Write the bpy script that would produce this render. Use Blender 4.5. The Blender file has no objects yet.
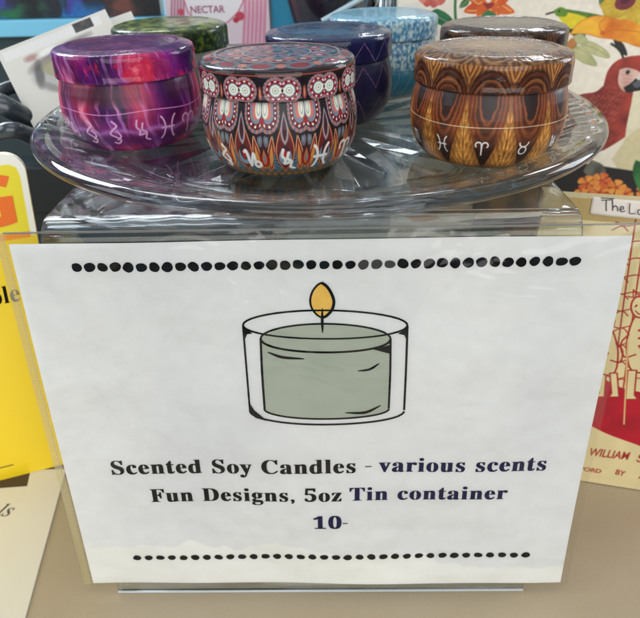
import bpy, bmesh, math, random
import numpy as np
from mathutils import Vector, Matrix
random.seed(4); RNG = np.random.RandomState(7)
scn = bpy.context.scene
COL = scn.collection
PI = math.pi

# ------------------------------------------------------------------ camera
F_PX, CX, CY = 620.0, 320.0, 309.0
pitch, yaw, roll = 0.548980, -0.019620, -0.023149
CAM = Vector((0.005318, -0.232776, 0.339385))
fwd = Vector((math.sin(yaw)*math.cos(pitch), math.cos(yaw)*math.cos(pitch), -math.sin(pitch)))
r0 = Vector((math.cos(yaw), -math.sin(yaw), 0)); u0 = r0.cross(fwd)
rt = r0*math.cos(roll)+u0*math.sin(roll); up = -r0*math.sin(roll)+u0*math.cos(roll)
cd = bpy.data.cameras.new('camera'); cam = bpy.data.objects.new('camera', cd); COL.objects.link(cam)
M = Matrix((rt, up, -fwd)).transposed().to_4x4(); M.translation = CAM; cam.matrix_world = M
cd.sensor_fit = 'HORIZONTAL'; cd.sensor_width = 36; cd.lens = F_PX/640*36
cd.clip_start = .01; cd.clip_end = 50
cd.dof.use_dof = True; cd.dof.focus_distance = .30; cd.dof.aperture_fstop = 17
scn.camera = cam

def ray(px, py): return fwd + rt*((px-CX)/F_PX) - up*((py-CY)/F_PX)
def at(px, py, Y=None, Z=None):
    d = ray(px, py)
    t = (Y-CAM.y)/d.y if Y is not None else (Z-CAM.z)/d.z
    return CAM + d*t

# ------------------------------------------------------------------ helpers
def tag(o, label=None, cat=None, group=None, kind=None):
    if label: o['label'] = label
    if cat: o['category'] = cat
    if group: o['group'] = group
    if kind: o['kind'] = kind
    return o
def link(name, me, mat=None, parent=None):
    o = bpy.data.objects.new(name, me); COL.objects.link(o)
    if mat: me.materials.append(mat)
    if parent: o.parent = parent
    return o
def empty(name, loc=(0,0,0), rz=0):
    o = bpy.data.objects.new(name, None); COL.objects.link(o); o.location = loc; o.rotation_euler = (0,0,rz); o.empty_display_size = .01
    return o
def lin(c):
    c = np.asarray(c, float)/255.0
    return np.where(c <= .04045, c/12.92, ((c+.055)/1.055)**2.4)
def L4(c): return tuple(float(x) for x in lin(c))+(1.0,)

def grid(name, P, colr=None, mat=None, parent=None, wrap=False, smooth=True):
    nv, nu = P.shape[:2]
    idx = np.arange(nv*nu).reshape(nv, nu)
    if wrap: nxt = np.roll(idx, -1, 1)
    else: nxt = idx[:, 1:]; 
    a = idx if wrap else idx[:, :-1]
    f = np.stack([a[:-1], nxt[:-1], nxt[1:], a[1:]], -1).reshape(-1, 4)
    me = bpy.data.meshes.new(name)
    me.vertices.add(nv*nu); me.vertices.foreach_set('co', P.reshape(-1).astype(np.float32))
    me.loops.add(f.size); me.loops.foreach_set('vertex_index', f.reshape(-1).astype(np.int32))
    me.polygons.add(len(f)); me.polygons.foreach_set('loop_start', np.arange(0, f.size, 4, dtype=np.int32))
    me.polygons.foreach_set('use_smooth', np.full(len(f), smooth, dtype=bool))
    me.update(calc_edges=True)
    if colr is not None:
        at_ = me.color_attributes.new('print', 'FLOAT_COLOR', 'POINT')
        c = np.ones((nv*nu, 4), np.float32); c[:, :3] = lin(np.clip(colr, 0, 255)).reshape(-1, 3)
        at_.data.foreach_set('color', c.reshape(-1))
    return link(name, me, mat, parent)

def bm_obj(name, bm, mat, parent=None, smooth=False):
    me = bpy.data.meshes.new(name); bmesh.ops.recalc_face_normals(bm, faces=bm.faces); bm.to_mesh(me); bm.free()
    if smooth: me.polygons.foreach_set('use_smooth', [True]*len(me.polygons))
    return link(name, me, mat, parent)
def box(name, mn, mx, mat, parent=None, bev=.001, Mx=None):
    bm = bmesh.new(); bmesh.ops.create_cube(bm, size=1)
    for v in bm.verts: v.co = Vector([mn[i]+(v.co[i]+.5)*(mx[i]-mn[i]) for i in range(3)])
    if bev: bmesh.ops.bevel(bm, geom=bm.edges[:], offset=bev, segments=2, affect='EDGES', profile=.5)
    if Mx is not None: bm.transform(Mx)
    return bm_obj(name, bm, mat, parent)
def tube(name, pts, rad, mat, parent=None, seg=16, closed=False):
    pts = [Vector(p) for p in pts]; n = len(pts); rings = []
    up_ = Vector((0,0,1)); P = np.zeros((n, seg, 3))
    for i, p in enumerate(pts):
        a = pts[max(i-1,0)]; b = pts[min(i+1,n-1)]; t = (b-a).normalized()
        s = t.cross(up_); s = s.normalized() if s.length > 1e-4 else Vector((1,0,0)); w = s.cross(t)
        r = rad[i] if hasattr(rad, '__len__') else rad
        for k in range(seg):
            q = p+(s*math.cos(2*PI*k/seg)+w*math.sin(2*PI*k/seg))*r; P[i,k] = q
    return grid(name, P, None, mat, parent, wrap=True)
def smooth_pts(ctrl, n=12):
    c = [Vector(p) for p in ctrl]; c = [c[0]*2-c[1]]+c+[c[-1]*2-c[-2]]; out = []
    for i in range(1, len(c)-2):
        for k in range(n):
            t = k/n; a,b,d,e = c[i-1:i+3]
            out.append(.5*((2*b)+(d-a)*t+(2*a-5*b+4*d-e)*t*t+(3*b-a-3*d+e)*t**3))
    out.append(c[-2]); return out
def lathe(name, prof, mat, parent=None, n=96, colfn=None, wave=None):
    prof = np.array(prof); th = np.linspace(-PI, PI, n, endpoint=False)
    P = np.zeros((len(prof), n, 3)); r = prof[:, 0:1]
    P[..., 0] = r*np.sin(th); P[..., 1] = -r*np.cos(th); P[..., 2] = prof[:, 1:2]
    if wave is not None: P = wave(P, prof, th)
    c = colfn(prof, th) if colfn else None
    return grid(name, P, c, mat, parent, wrap=True)

# font: the bundled bold serif letters
def bold(s):
    o = ''
    for c in s:
        if 'A' <= c <= 'Z': o += chr(0x1D400+ord(c)-65)
        elif 'a' <= c <= 'z': o += chr(0x1D41A+ord(c)-97)
        elif c.isdigit(): o += chr(0x1D7CE+int(c))
        else: o += c
    return o
def ital(s):
    o = ''
    for c in s:
        if 'A' <= c <= 'Z': o += chr(0x1D434+ord(c)-65)
        elif 'a' <= c <= 'z' and c != 'h': o += chr(0x1D44E+ord(c)-97)
        else: o += c
    return o
def text(name, body, x0, x1, base, h, fn, mat, parent, off=0.0, spacing=1.0, slant=0.0, fat=0.0):
    """lettering as a mesh: spans x0..x1, baseline base, capital height h; fn maps (u, v, lift) to 3D; fat widens the upright strokes"""
    cu = bpy.data.curves.new('tmp', 'FONT'); cu.body = body; cu.size = 1; cu.offset = off; cu.space_character = spacing; cu.resolution_u = 5
    o = bpy.data.objects.new('tmp', cu); COL.objects.link(o)
    dg = bpy.context.evaluated_depsgraph_get(); me = bpy.data.meshes.new_from_object(o.evaluated_get(dg))
    bpy.data.objects.remove(o); bpy.data.curves.remove(cu)
    co = np.array([v.co[:] for v in me.vertices]); mn, mx = co[:, 0].min(), co[:, 0].max(); sc = h/.70
    bm = bmesh.new()
    for k, sh in enumerate((0,) if not fat else (-fat, -fat/3, fat/3, fat)):
        m2 = me.copy()
        for v, c in zip(m2.vertices, co):
            u = x0+(c[0]+sh-mn)/(mx-mn)*(x1-x0)+slant*c[1]*sc; v.co = fn(u, base+c[1]*sc, k*.000008)
        bm.from_mesh(m2); bpy.data.meshes.remove(m2)
    bpy.data.meshes.remove(me); me = bpy.data.meshes.new(name); bm.to_mesh(me); bm.free()
    return link(name, me, mat, parent)

# ------------------------------------------------------------------ painting printed patterns
def vnoise(x, y, px=None, seed=0):
    """smooth value noise; px = period in x (integer)"""
    r = np.random.RandomState(seed).rand(64, 64)
    xi = np.floor(x).astype(int); yi = np.floor(y).astype(int); fx = x-xi; fy = y-yi
    fx = fx*fx*(3-2*fx); fy = fy*fy*(3-2*fy)
    m = px if px else 64
    X0 = (xi % m) % 64; X1 = ((xi+1) % m) % 64; Y0 = yi % 64; Y1 = (yi+1) % 64
    return (r[Y0, X0]*(1-fx)+r[Y0, X1]*fx)*(1-fy)+(r[Y1, X0]*(1-fx)+r[Y1, X1]*fx)*fy
def fbm(x, y, px=None, seed=0, oc=4):
    s = 0; a = .5; t = 0
    for k in range(oc):
        s = s+a*vnoise(x*2**k, y*2**k, px*2**k if px and px*2**k <= 64 else None, seed+k); t += a; a *= .5
    return s/t
def S(d, aa): return np.clip(.5-d/aa, 0, 1)
def over(c, m, rgb):
    m = m[..., None]; return c*(1-m)+np.asarray(rgb, float)*m
def mixc(a, b, t):
    t = np.clip(t, 0, 1)[..., None]; return np.asarray(a, float)*(1-t)+np.asarray(b, float)*t

class Canvas:
    """separable grid (xs, ys) painted in back-to-front order"""
    def __init__(s, xs, ys, base):
        s.xs, s.ys = np.asarray(xs), np.asarray(ys); s.c = np.zeros((len(ys), len(xs), 3))+np.asarray(base, float)
        s.aa = abs(s.xs[1]-s.xs[0])*1.3
    def win(s, x0, x1, y0, y1):
        p = s.aa*2
        i = np.where((s.xs > x0-p) & (s.xs < x1+p))[0]; j = np.where((s.ys > y0-p) & (s.ys < y1+p))[0]
        if len(i) == 0 or len(j) == 0: return None
        sl = (slice(j[0], j[-1]+1), slice(i[0], i[-1]+1)); X, Y = np.meshgrid(s.xs[sl[1]], s.ys[sl[0]]); return sl, X, Y
    def put(s, sl, m, col, tex=None):
        if tex is not None: col = tex
        if isinstance(col, tuple) and len(col) == 2 and hasattr(col[0], '__len__'): raise ValueError
        m = m[..., None]; s.c[sl] = s.c[sl]*(1-m)+np.asarray(col, float)*m
    def ell(s, cx, cy, rx, ry, rot, col, a=1, rim=None, soft=0):
        R = max(rx, ry)*1.05; w = s.win(cx-R, cx+R, cy-R, cy+R)
        if not w: return
        sl, X, Y = w; X = X-cx; Y = Y-cy; c, n = math.cos(rot), math.sin(rot); x = X*c+Y*n; y = -X*n+Y*c
        d = (np.sqrt((x/rx)**2+(y/ry)**2)-1)*min(rx, ry); s.put(sl, S(d, s.aa+soft)*a, col)
        if rim: s.put(sl, S(np.abs(d)-rim[0]/2, s.aa)*a, rim[1])
    def poly(s, pts, col, a=1, rim=None, smooth=0, var=None):
        if smooth: pts = [tuple(p)[:2] for p in smooth_pts([(x, y, 0) for x, y in list(pts)+[pts[0]]], smooth)][:-1]
        p = np.array(pts, float); w = s.win(p[:,0].min(), p[:,0].max(), p[:,1].min(), p[:,1].max())
        if not w: return
        sl, X, Y = w; ins = np.zeros(X.shape, bool); d = np.full(X.shape, 1e9)
        for i in range(len(p)):
            (x1, y1), (x2, y2) = p[i], p[(i+1) % len(p)]
            if y1 != y2:
                k = ((y1 > Y) != (y2 > Y)) & (X < (x2-x1)*(Y-y1)/(y2-y1)+x1); ins ^= k
            ex, ey = x2-x1, y2-y1; t = np.clip(((X-x1)*ex+(Y-y1)*ey)/(ex*ex+ey*ey+1e-12), 0, 1)
            d = np.minimum(d, (X-x1-t*ex)**2+(Y-y1-t*ey)**2)
        d = np.sqrt(d)*np.where(ins, -1, 1); m = S(d, s.aa)*a
        if var is not None:
            n = fbm(X*var[1], Y*var[1], seed=var[2] if len(var) > 2 else 3); s.put(sl, m, mixc(col, var[0], (n-.35)*2.2))
        else: s.put(sl, m, col)
        if rim: s.put(sl, S(np.abs(d)-rim[0]/2, s.aa), rim[1])
    def line(s, pts, w_, col, a=1, smooth=0):
        if smooth: pts = [tuple(p)[:2] for p in smooth_pts([(x, y, 0) for x, y in pts], smooth)]
        p = np.array(pts, float); w = s.win(p[:,0].min()-w_, p[:,0].max()+w_, p[:,1].min()-w_, p[:,1].max()+w_)
        if not w: return
        sl, X, Y = w; d = np.full(X.shape, 1e9)
        for i in range(len(p)-1):
            (x1, y1), (x2, y2) = p[i], p[i+1]; ex, ey = x2-x1, y2-y1
            t = np.clip(((X-x1)*ex+(Y-y1)*ey)/(ex*ex+ey*ey+1e-12), 0, 1); d = np.minimum(d, (X-x1-t*ex)**2+(Y-y1-t*ey)**2)
        s.put(sl, S(np.sqrt(d)-w_/2, s.aa)*a, col)

# ------------------------------------------------------------------ materials
def mat(name, col=(200,200,200), rough=.5, attr=False, coat=0, metal=0, trans=0, ior=1.5, bump=None, var=None, spec=.5, coatr=.05, grain=None):
    m = bpy.data.materials.new(name); m.use_nodes = True; nt = m.node_tree; b = nt.nodes['Principled BSDF']
    b.inputs['Base Color'].default_value = L4(col); b.inputs['Roughness'].default_value = rough
    b.inputs['Metallic'].default_value = metal; b.inputs['Transmission Weight'].default_value = trans; b.inputs['IOR'].default_value = ior
    b.inputs['Coat Weight'].default_value = coat; b.inputs['Coat Roughness'].default_value = coatr
    b.inputs['Specular IOR Level'].default_value = spec
    tc = nt.nodes.new('ShaderNodeTexCoord')
    src = None
    if attr:
        a = nt.nodes.new('ShaderNodeAttribute'); a.attribute_name = 'print'; src = a.outputs['Color']
    if var:                                         # (scale, other colour, amount)
        n = nt.nodes.new('ShaderNodeTexNoise'); n.inputs['Scale'].default_value = var[0]; n.inputs['Detail'].default_value = 6
        nt.links.new(tc.outputs['Object'], n.inputs['Vector'])
        cr = nt.nodes.new('ShaderNodeMapRange'); cr.inputs[1].default_value = .35; cr.inputs[2].default_value = .65; cr.inputs[4].default_value = var[2]
        nt.links.new(n.outputs['Fac'], cr.inputs[0])
        mx = nt.nodes.new('ShaderNodeMix'); mx.data_type = 'RGBA'; nt.links.new(cr.outputs[0], mx.inputs['Factor'])
        if src: nt.links.new(src, mx.inputs['A'])
        else: mx.inputs['A'].default_value = L4(col)
        mx.inputs['B'].default_value = L4(var[1]); src = mx.outputs['Result']
    if grain:                                       # (scale, other colour, amount): small specks
        n = nt.nodes.new('ShaderNodeTexNoise'); n.inputs['Scale'].default_value = grain[0]; n.inputs['Detail'].default_value = 2
        nt.links.new(tc.outputs['Object'], n.inputs['Vector'])
        cr = nt.nodes.new('ShaderNodeMapRange'); cr.inputs[1].default_value = .62; cr.inputs[2].default_value = .74; cr.inputs[4].default_value = grain[2]
        nt.links.new(n.outputs['Fac'], cr.inputs[0]); mx = nt.nodes.new('ShaderNodeMix'); mx.data_type = 'RGBA'; nt.links.new(cr.outputs[0], mx.inputs['Factor'])
        nt.links.new(src, mx.inputs['A']); mx.inputs['B'].default_value = L4(grain[1]); src = mx.outputs['Result']
    if src: nt.links.new(src, b.inputs['Base Color'])
    if bump:                                        # list of (scale, distance in m)
        prev = None
        for sc, dist in bump:
            n = nt.nodes.new('ShaderNodeTexNoise'); n.inputs['Scale'].default_value = sc; n.inputs['Detail'].default_value = 4
            nt.links.new(tc.outputs['Object'], n.inputs['Vector'])
            bp = nt.nodes.new('ShaderNodeBump'); bp.inputs['Distance'].default_value = dist; bp.inputs['Strength'].default_value = 1
            nt.links.new(n.outputs['Fac'], bp.inputs['Height'])
            if prev: nt.links.new(prev, bp.inputs['Normal'])
            prev = bp.outputs['Normal']
        nt.links.new(prev, b.inputs['Normal'])
        if coat: nt.links.new(prev, b.inputs['Coat Normal'])
    return m
def clearer(m, f):
    nt = m.node_tree; out = [n for n in nt.nodes if n.type == 'OUTPUT_MATERIAL'][0]; b = nt.nodes['Principled BSDF']
    t = nt.nodes.new('ShaderNodeBsdfTransparent'); t.inputs[0].default_value = (.97,.985,.99,1); mx = nt.nodes.new('ShaderNodeMixShader'); mx.inputs[0].default_value = f
    nt.links.new(b.outputs[0], mx.inputs[1]); nt.links.new(t.outputs[0], mx.inputs[2]); nt.links.new(mx.outputs[0], out.inputs[0]); return m
def film(name, tint, refl=.05, rough=.12, bump=None, body=0.0, bodycol=(200,200,190)):
    m = bpy.data.materials.new(name); m.use_nodes = True; nt = m.node_tree; nt.nodes.clear()
    out = nt.nodes.new('ShaderNodeOutputMaterial'); t = nt.nodes.new('ShaderNodeBsdfTransparent'); t.inputs[0].default_value = L4(tint)
    g = nt.nodes.new('ShaderNodeBsdfGlossy'); g.inputs['Roughness'].default_value = rough; g.inputs[0].default_value = (1,1,1,1)
    fr = nt.nodes.new('ShaderNodeFresnel'); fr.inputs['IOR'].default_value = 1.5
    ml = nt.nodes.new('ShaderNodeMath'); ml.operation = 'MULTIPLY'; ml.inputs[1].default_value = refl/.04
    mx = nt.nodes.new('ShaderNodeMixShader'); nt.links.new(fr.outputs[0], ml.inputs[0]); nt.links.new(ml.outputs[0], mx.inputs[0])
    base = t.outputs[0]
    if body:
        d = nt.nodes.new('ShaderNodeBsdfDiffuse'); d.inputs[0].default_value = L4(bodycol); m2 = nt.nodes.new('ShaderNodeMixShader'); m2.inputs[0].default_value = body
        nt.links.new(t.outputs[0], m2.inputs[1]); nt.links.new(d.outputs[0], m2.inputs[2]); base = m2.outputs[0]
    nt.links.new(base, mx.inputs[1]); nt.links.new(g.outputs[0], mx.inputs[2]); nt.links.new(mx.outputs[0], out.inputs[0])
    if bump:
        tc = nt.nodes.new('ShaderNodeTexCoord'); n = nt.nodes.new('ShaderNodeTexNoise'); n.inputs['Scale'].default_value = bump[0]; n.inputs['Detail'].default_value = 3; n.inputs['Distortion'].default_value = 1.2
        bp = nt.nodes.new('ShaderNodeBump'); bp.inputs['Distance'].default_value = bump[1]; nt.links.new(tc.outputs['Object'], n.inputs['Vector'])
        nt.links.new(n.outputs['Fac'], bp.inputs['Height']); nt.links.new(bp.outputs[0], g.inputs['Normal'])
    return m

# ------------------------------------------------------------------ counter
m_counter = mat('counter_laminate', (176,160,134), .42, var=(9, (168,150,120), .6), grain=(900, (150,130,100), .35), bump=[(18, .0006), (420, .00010)], coat=.15, coatr=.3)
ZC = -.0036
box('counter', (-1.0, -.45, -.03), (1.0, 1.1, ZC), m_counter, bev=0)['kind'] = 'structure'

# ------------------------------------------------------------------ acrylic riser
LEAN = math.radians(6)
XL, XR = -.1266, .1195
m_acr = clearer(mat('clear_acrylic', (240,246,246), .015, trans=1, ior=1.49), .12)
def riser():
    th = .003; ZT = .2283; yb = .235
    pts = []
    yt = ZT*math.tan(LEAN); R_ = .013
    # outer outline in (y, z): front foot, up the lean, front bend, top, back bend, down
    pts.append((ZC*math.tan(LEAN), ZC+.0002)); h = ZT-R_
    pts.append((h*math.tan(LEAN)-.0002, h))
    cy, cz = h*math.tan(LEAN)+R_, ZT-R_
    for k in range(1, 32):
        a = PI-(PI/2)*k/32; pts.append((cy+R_*math.cos(a), cz+R_*math.sin(a)))
    pts.append((cy, ZT)); pts.append((yb-R_, ZT))
    for k in range(1, 32):
        a = PI/2-(PI/2)*k/32; pts.append((yb-R_+R_*math.cos(a), ZT-R_+R_*math.sin(a)))
    pts.append((yb, ZT-R_)); pts.append((yb, ZC+.0002))
    n = len(pts); inn = []
    for i in range(n):
        a = Vector(pts[max(i-1,0)]); b = Vector(pts[min(i+1,n-1)]); t = (b-a).normalized(); nn = Vector((t.y, -t.x)); inn.append(Vector(pts[i])+nn*th)
    bm = bmesh.new(); ring = [Vector(p) for p in pts]+inn[::-1]
    L = [bm.verts.new((XL, p[0], max(p[1], ZC+.0002))) for p in ring]; Rr = [bm.verts.new((XR, p[0], max(p[1], ZC+.0002))) for p in ring]
    N = len(ring)
    for i in range(N): bm.faces.new([L[i], L[(i+1)%N], Rr[(i+1)%N], Rr[i]])
    for i in range(n-1):
        j = N-1-i; bm.faces.new([L[i], L[i+1], L[j-1], L[j]]); bm.faces.new([Rr[i], Rr[j], Rr[j-1], Rr[i+1]])
    bmesh.ops.recalc_face_normals(bm, faces=bm.faces)
    es = [e for e in bm.edges if (e.verts[0].co.x == e.verts[1].co.x) and e.calc_face_angle(0) > 1.2]
    bmesh.ops.bevel(bm, geom=es, offset=.0004, segments=2, affect='EDGES')
    o = bm_obj('acrylic_riser', bm, m_acr)
    o.data.polygons.foreach_set('use_smooth', [True]*len(o.data.polygons)); o.data.set_sharp_from_angle(angle=math.radians(25))
    ed = box('polished_edge', (XL+.0002, ZC*math.tan(LEAN)-.0014, ZC+.0002), (XR-.0002, ZC*math.tan(LEAN)-.0003, ZC+.0016), mat('acrylic_edge', (226,232,232), .12, trans=.35, ior=1.49, coat=1), o, bev=.0003)
    tag(o, 'clear bent acrylic riser standing on the counter and carrying the glass plate', 'display riser')
riser()

# ------------------------------------------------------------------ glass plate
m_glass = clearer(mat('pressed_glass', (246,251,255), .0, trans=1, ior=1.5), .12)
PC = Vector((-.0006, .1630, 0)); PR = .168; ZF = .2347
def plate():
    root_prof = [  # top side from centre outwards, then underside back to the centre (r, z)
        (.0005,ZF-.0004),(.02,ZF-.0004),(.05,ZF-.0004),(.075,ZF-.0004),(.10,ZF-.0004),(.118,ZF-.0004),(.128,ZF+.0003),(.136,ZF+.002),(.144,ZF+.0052),(.150,ZF+.0075),(.1535,ZF+.0083),
        (.1560,ZF+.0078),(.1585,ZF+.0086),(.1620,ZF+.0098),(.1655,ZF+.0094),(.1680,ZF+.0074),(.1683,ZF+.0050),(.1665,ZF+.0030),(.1630,ZF+.0020),
        (.1590,ZF+.0008),(.1550,ZF-.0012),(.148,ZF-.0030),(.140,ZF-.0048),(.132,ZF-.0056),(.126,ZF-.0056),(.1225,ZF-.0062),(.1205,ZF-.0062),(.118,ZF-.0048),(.10,ZF-.0046),(.08,ZF-.0046),(.06,ZF-.0046),(.03,ZF-.0046),(.0005,ZF-.0046)]
    # refine
    P = np.array(root_prof); t = np.concatenate([[0], np.cumsum(np.hypot(*np.diff(P, axis=0).T))]); tt = []
    for i in range(len(P)-1): tt += list(np.linspace(t[i], t[i+1], max(2, int((t[i+1]-t[i])/.0012)), endpoint=False))
    tt.append(t[-1]); prof = np.stack([np.interp(tt, t, P[:,0]), np.interp(tt, t, P[:,1])], 1)
    mid = np.argmax(prof[:,0])
    _k = np.clip((prof[:,0]-.124)/.036, 0, 1); prof[:,1] += .0032*_k*_k*(3-2*_k)
    # slight smoothing
    for _ in range(2): prof[1:-1] = prof[1:-1]*.5+.25*(prof[:-2]+prof[2:])
    def wave(Pt, pr, th):
        n = len(pr); r = pr[:,0:1]; T = th[None,:]
        under = (np.arange(n) > mid)[:,None]
        # cut flutes under the rim
        k = np.clip((r-.124)/.004, 0, 1)*np.clip((.166-r)/.004, 0, 1)
        fl = np.abs(((T*48/(2*PI)) % 1)-.5)*2
        Pt[...,2] += np.where(under, k*.0011*(.5-.5*np.cos(fl*PI)-.5), 0)
        # cut star / diamond facets under the flat floor
        X = r*np.sin(T); Y = -r*np.cos(T)
        q = np.clip((.117-r)/.004, 0, 1)
        def tri(a): return np.abs((a % 1)-.5)*2
        a1 = tri((T*16/(2*PI))+r*9); a2 = tri((T*16/(2*PI))-r*9); star = np.maximum(a1, a2)
        Pt[...,2] += np.where(under, q*(.0026*star-.0010), 0)
        # pressed ripple on the sloping inner rim
        k2 = np.clip((r-.127)/.004, 0, 1)*np.clip((.152-r)/.003, 0, 1)
        Pt[...,2] += np.where(under, 0, k2*.0003*np.sin(T*24))
        return Pt
    o = lathe('glass_plate', prof, m_glass, None, n=576, wave=wave); o.data.flip_normals(); o.location = PC
    tag(o, 'round pressed clear glass platter on the acrylic riser under the candle tins', 'glass plate')
plate()

# ------------------------------------------------------------------ candle tins
TR, TH = .0401, .054
body_prof = [(0.0,.012),(.60,.012),(.66,.0),(.72,.0),(.78,.016),(.84,.055),(.90,.11),(.95,.19),(.985,.28),(1.0,.38),(.995,.48),(.975,.58),(.945,.66),(.925,.70),(.92,.74)]
lid_prof = [(.955,.742),(.955,.715),(.962,.700),(.975,.700),(.982,.712),(.980,.73),(.976,.76),(.976,.90),(.972,.925),(.958,.948),(.928,.962),(.86,.976),(.80,.989),(.765,.992),(.745,.985),(.72,.982),(.5,.987),(.25,.992),(.0,.993)]
def resample(pr, step, sm=3):
    P = np.array(pr)*[TR, TH]; t = np.concatenate([[0], np.cumsum(np.hypot(*np.diff(P, axis=0).T))])
    n = int(t[-1]/step); tt = np.linspace(0, t[-1], n); Q = np.stack([np.interp(tt, t, P[:,0]), np.interp(tt, t, P[:,1])], 1)
    for _ in range(sm): Q[1:-1] = Q[1:-1]*.5+.25*(Q[:-2]+Q[2:])
    return Q, tt*1000

# zodiac-like marks, strokes in a unit box
def arc(cx, cy, r, a0, a1, n=10, ry=None): return [(cx+r*math.cos(math.radians(a0+(a1-a0)*k/n)), cy+(ry or r)*math.sin(math.radians(a0+(a1-a0)*k/n))) for k in range(n+1)]
GLY = {
 'fish': [arc(-.55,.5,.4,-60,60,8,.62), arc(.6,.5,.4,120,240,8,.62), [(-.32,.5),(.34,.5)]],
 'ram': [arc(-.22,.72,.2,220,0,8)+[(0,.5),(.0,0)], arc(.22,.72,.2,-40,180,8)+[(0,.5)]],
 'bull': [arc(0,.3,.27,0,360,14), arc(0,.9,.34,190,350,8)],
 'lion': [arc(-.15,.3,.14,0,360,8), arc(.0,.72,.24,200,-20,9)+[(.2,.35),(.15,.12),(.3,.02),(.4,.1)]],
 'goat': [[(-.4,.85),(-.3,.9),(-.2,.3),(-.15,.2),(.05,.8),(.1,.35)], arc(.2,.25,.15,150,-200,10)],
 'scor': [[(-.4,.85),(-.3,.75),(-.3,.15)], [(-.3,.7),(-.15,.85),(-.05,.7),(-.05,.15)], [(-.05,.7),(.1,.85),(.2,.7),(.2,.1),(.4,.05)]],
 'water': [[(-.4,.75),(-.2,.95),(-.1,.7),(.1,.9),(.2,.65),(.4,.85)], [(-.4,.4),(-.2,.6),(-.1,.35),(.1,.55),(.2,.3),(.4,.5)]],
 'crab': [arc(-.2,.7,.15,0,360,8)+arc(.1,.55,.4,90,20,5), arc(.2,.3,.15,0,360,8)],
 'twist': [[(-.05,1.0),(.15,.8),(-.1,.6),(-.25,.4),(.0,.25),(.2,.1),(.05,-.1),(-.15,-.05)], [(.1,.55),(.25,.3),(.05,.1)]],
 'wave2': [[(-.2,1.0),(-.25,.7),(-.1,.5),(-.15,.3),(.1,.35)], [(.05,.85),(0,.55),(.2,.4),(.15,.1),(.35,0)]],
}
def marks(U, V, c, rng, ycen, h, col, phase, names, wd=.55, aa=.35, pitchmm=21):
    us, vs = U[0], V[:,0]; cv = Canvas(us, vs, (0,0,0)); cv.c = c; cv.aa = aa
    for k in range(-6, 7):
        u = k*pitchmm+phase
        if u < -125 or u > 125: continue
        g = GLY[names[k % len(names)]]
        for st in g: cv.line([(u+x*h*.95, ycen-h/2+y*h) for x, y in st], wd, col, smooth=3)
    return cv.c
def ringline(U, V, c, y, amp, col, w=.35, n=3, aa=.3, ph=0):
    return over(c, S(np.abs(V-(y+amp*np.sin(U/40*n+ph)))-w/2, aa), col)

def brown_body(U, V, T, dark=1.0, seed=1):
    N = 12; f = (U/251.33*N) % 1; a = np.abs(f-.5)*2          # a=0 on the peak, 1 between peaks
    n = fbm(U/251.33*48, V*.35, 48, seed); n2 = fbm(U/251.33*24, V*.12, 24, seed+9)
    t = T
    # hanging U shapes between the peaks
    d = np.sqrt(((1-a)*1.05)**2+((1.02-t)/.78)**2)+(n-.5)*.10
    g = (np.sin(d*34+n2*3)*.5+.5)
    base = mixc((42,18,10), (150,78,34), np.clip((d-.30)*2.2, 0, 1)); base = mixc(base, (66,28,14), g*.55)
    base = over(base, S(d-.42, .06)*.75, (48,28,26)); base = over(base, S(np.abs(d-.46)-.03, .05)*.8, (178,96,48)); base = over(base, S(np.abs(d-.66)-.03,.06)*.6, (160,88,42))
    base = over(base, np.clip((.56-t)*4, 0, 1)*np.clip((a-.25)*3, 0, 1)*.9, (34,15,10))
    # rising feathered peaks
    ab = np.clip((.90-t)/.90, 0, 1)**1.25*1.06+.02
    ins = S(a-ab, .10)
    ch = np.sin((t*22-a*15+(n-.5)*3.0)*1.8)*.5+.5; ch = ch*.6+.4*(np.sin(a/np.maximum(ab,.08)*16+(n2-.5)*6)*.5+.5)
    straw = mixc((128,72,24), (236,174,88), ch*.7+n*.45)
    straw = mixc(straw, (96,52,20), np.clip(a/np.maximum(ab,.05)-.35, 0, 1)*.8)
    straw = over(straw, S(np.abs(a)-.03, .05)*.5, (96,54,22))
    c = mixc(base, straw, ins)
    low = np.clip((.16-t)*9, 0, 1)
    c = mixc(c, mixc((150,98,46), (92,52,22), ch), low*.7)
    c = c*(.80+.34*n[..., None]); c = 255*(np.clip(c,0,255)/255)**1.08
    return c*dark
def brown_lid(U, V, T, R, dark=1.0, seed=3):
    N = 12; f = (U/251.33*N+.5) % 1; a = np.abs(f-.5)*2; n = fbm(U/251.33*48, V*.5, 48, seed)
    side = np.clip(V/14.5, 0, 1)
    d = np.sqrt((a*1.0)**2+((side+.08)/1.0)**2)+(n-.5)*.12
    g = np.sin(d*26)*.5+.5
    c = mixc((86,44,24), (40,20,14), g); c = over(c, S(np.abs(d-.72)-.04,.08)*.8, (156,94,48)); c = over(c, S(d-.34,.1), (60,34,30)); c = over(c, S(np.abs(d-.52)-.03,.06)*.7, (150,80,38))
    c = mixc(c, mixc((176,118,60), (98,56,28), np.sin(a*30+side*18+n*3)*.5+.5), np.clip((d-.98)*6, 0, 1))
    # top: fans radiating
    r = R/TR; top = np.clip((V-15)/1.5, 0, 1)
    d2 = np.sqrt((a)**2+((r-.62)/.42)**2)+(n-.5)*.2
    tc = mixc((178,128,74), (92,50,24), np.sin(d2*22)*.5+.5); tc = over(tc, S(d2-.35,.15), (62,36,24)); tc = mixc(tc, (176,138,92), np.clip((.45-r)*5, 0, 1)*.8*(.5+n))
    tc = over(tc, S(np.abs(r-.62)-.015,.02)*S(np.abs(a-.2)-.12,.1), (220,210,190))
    c = mixc(c, tc*.72, top)
    return c*(.8+.4*n[...,None])*dark

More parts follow.
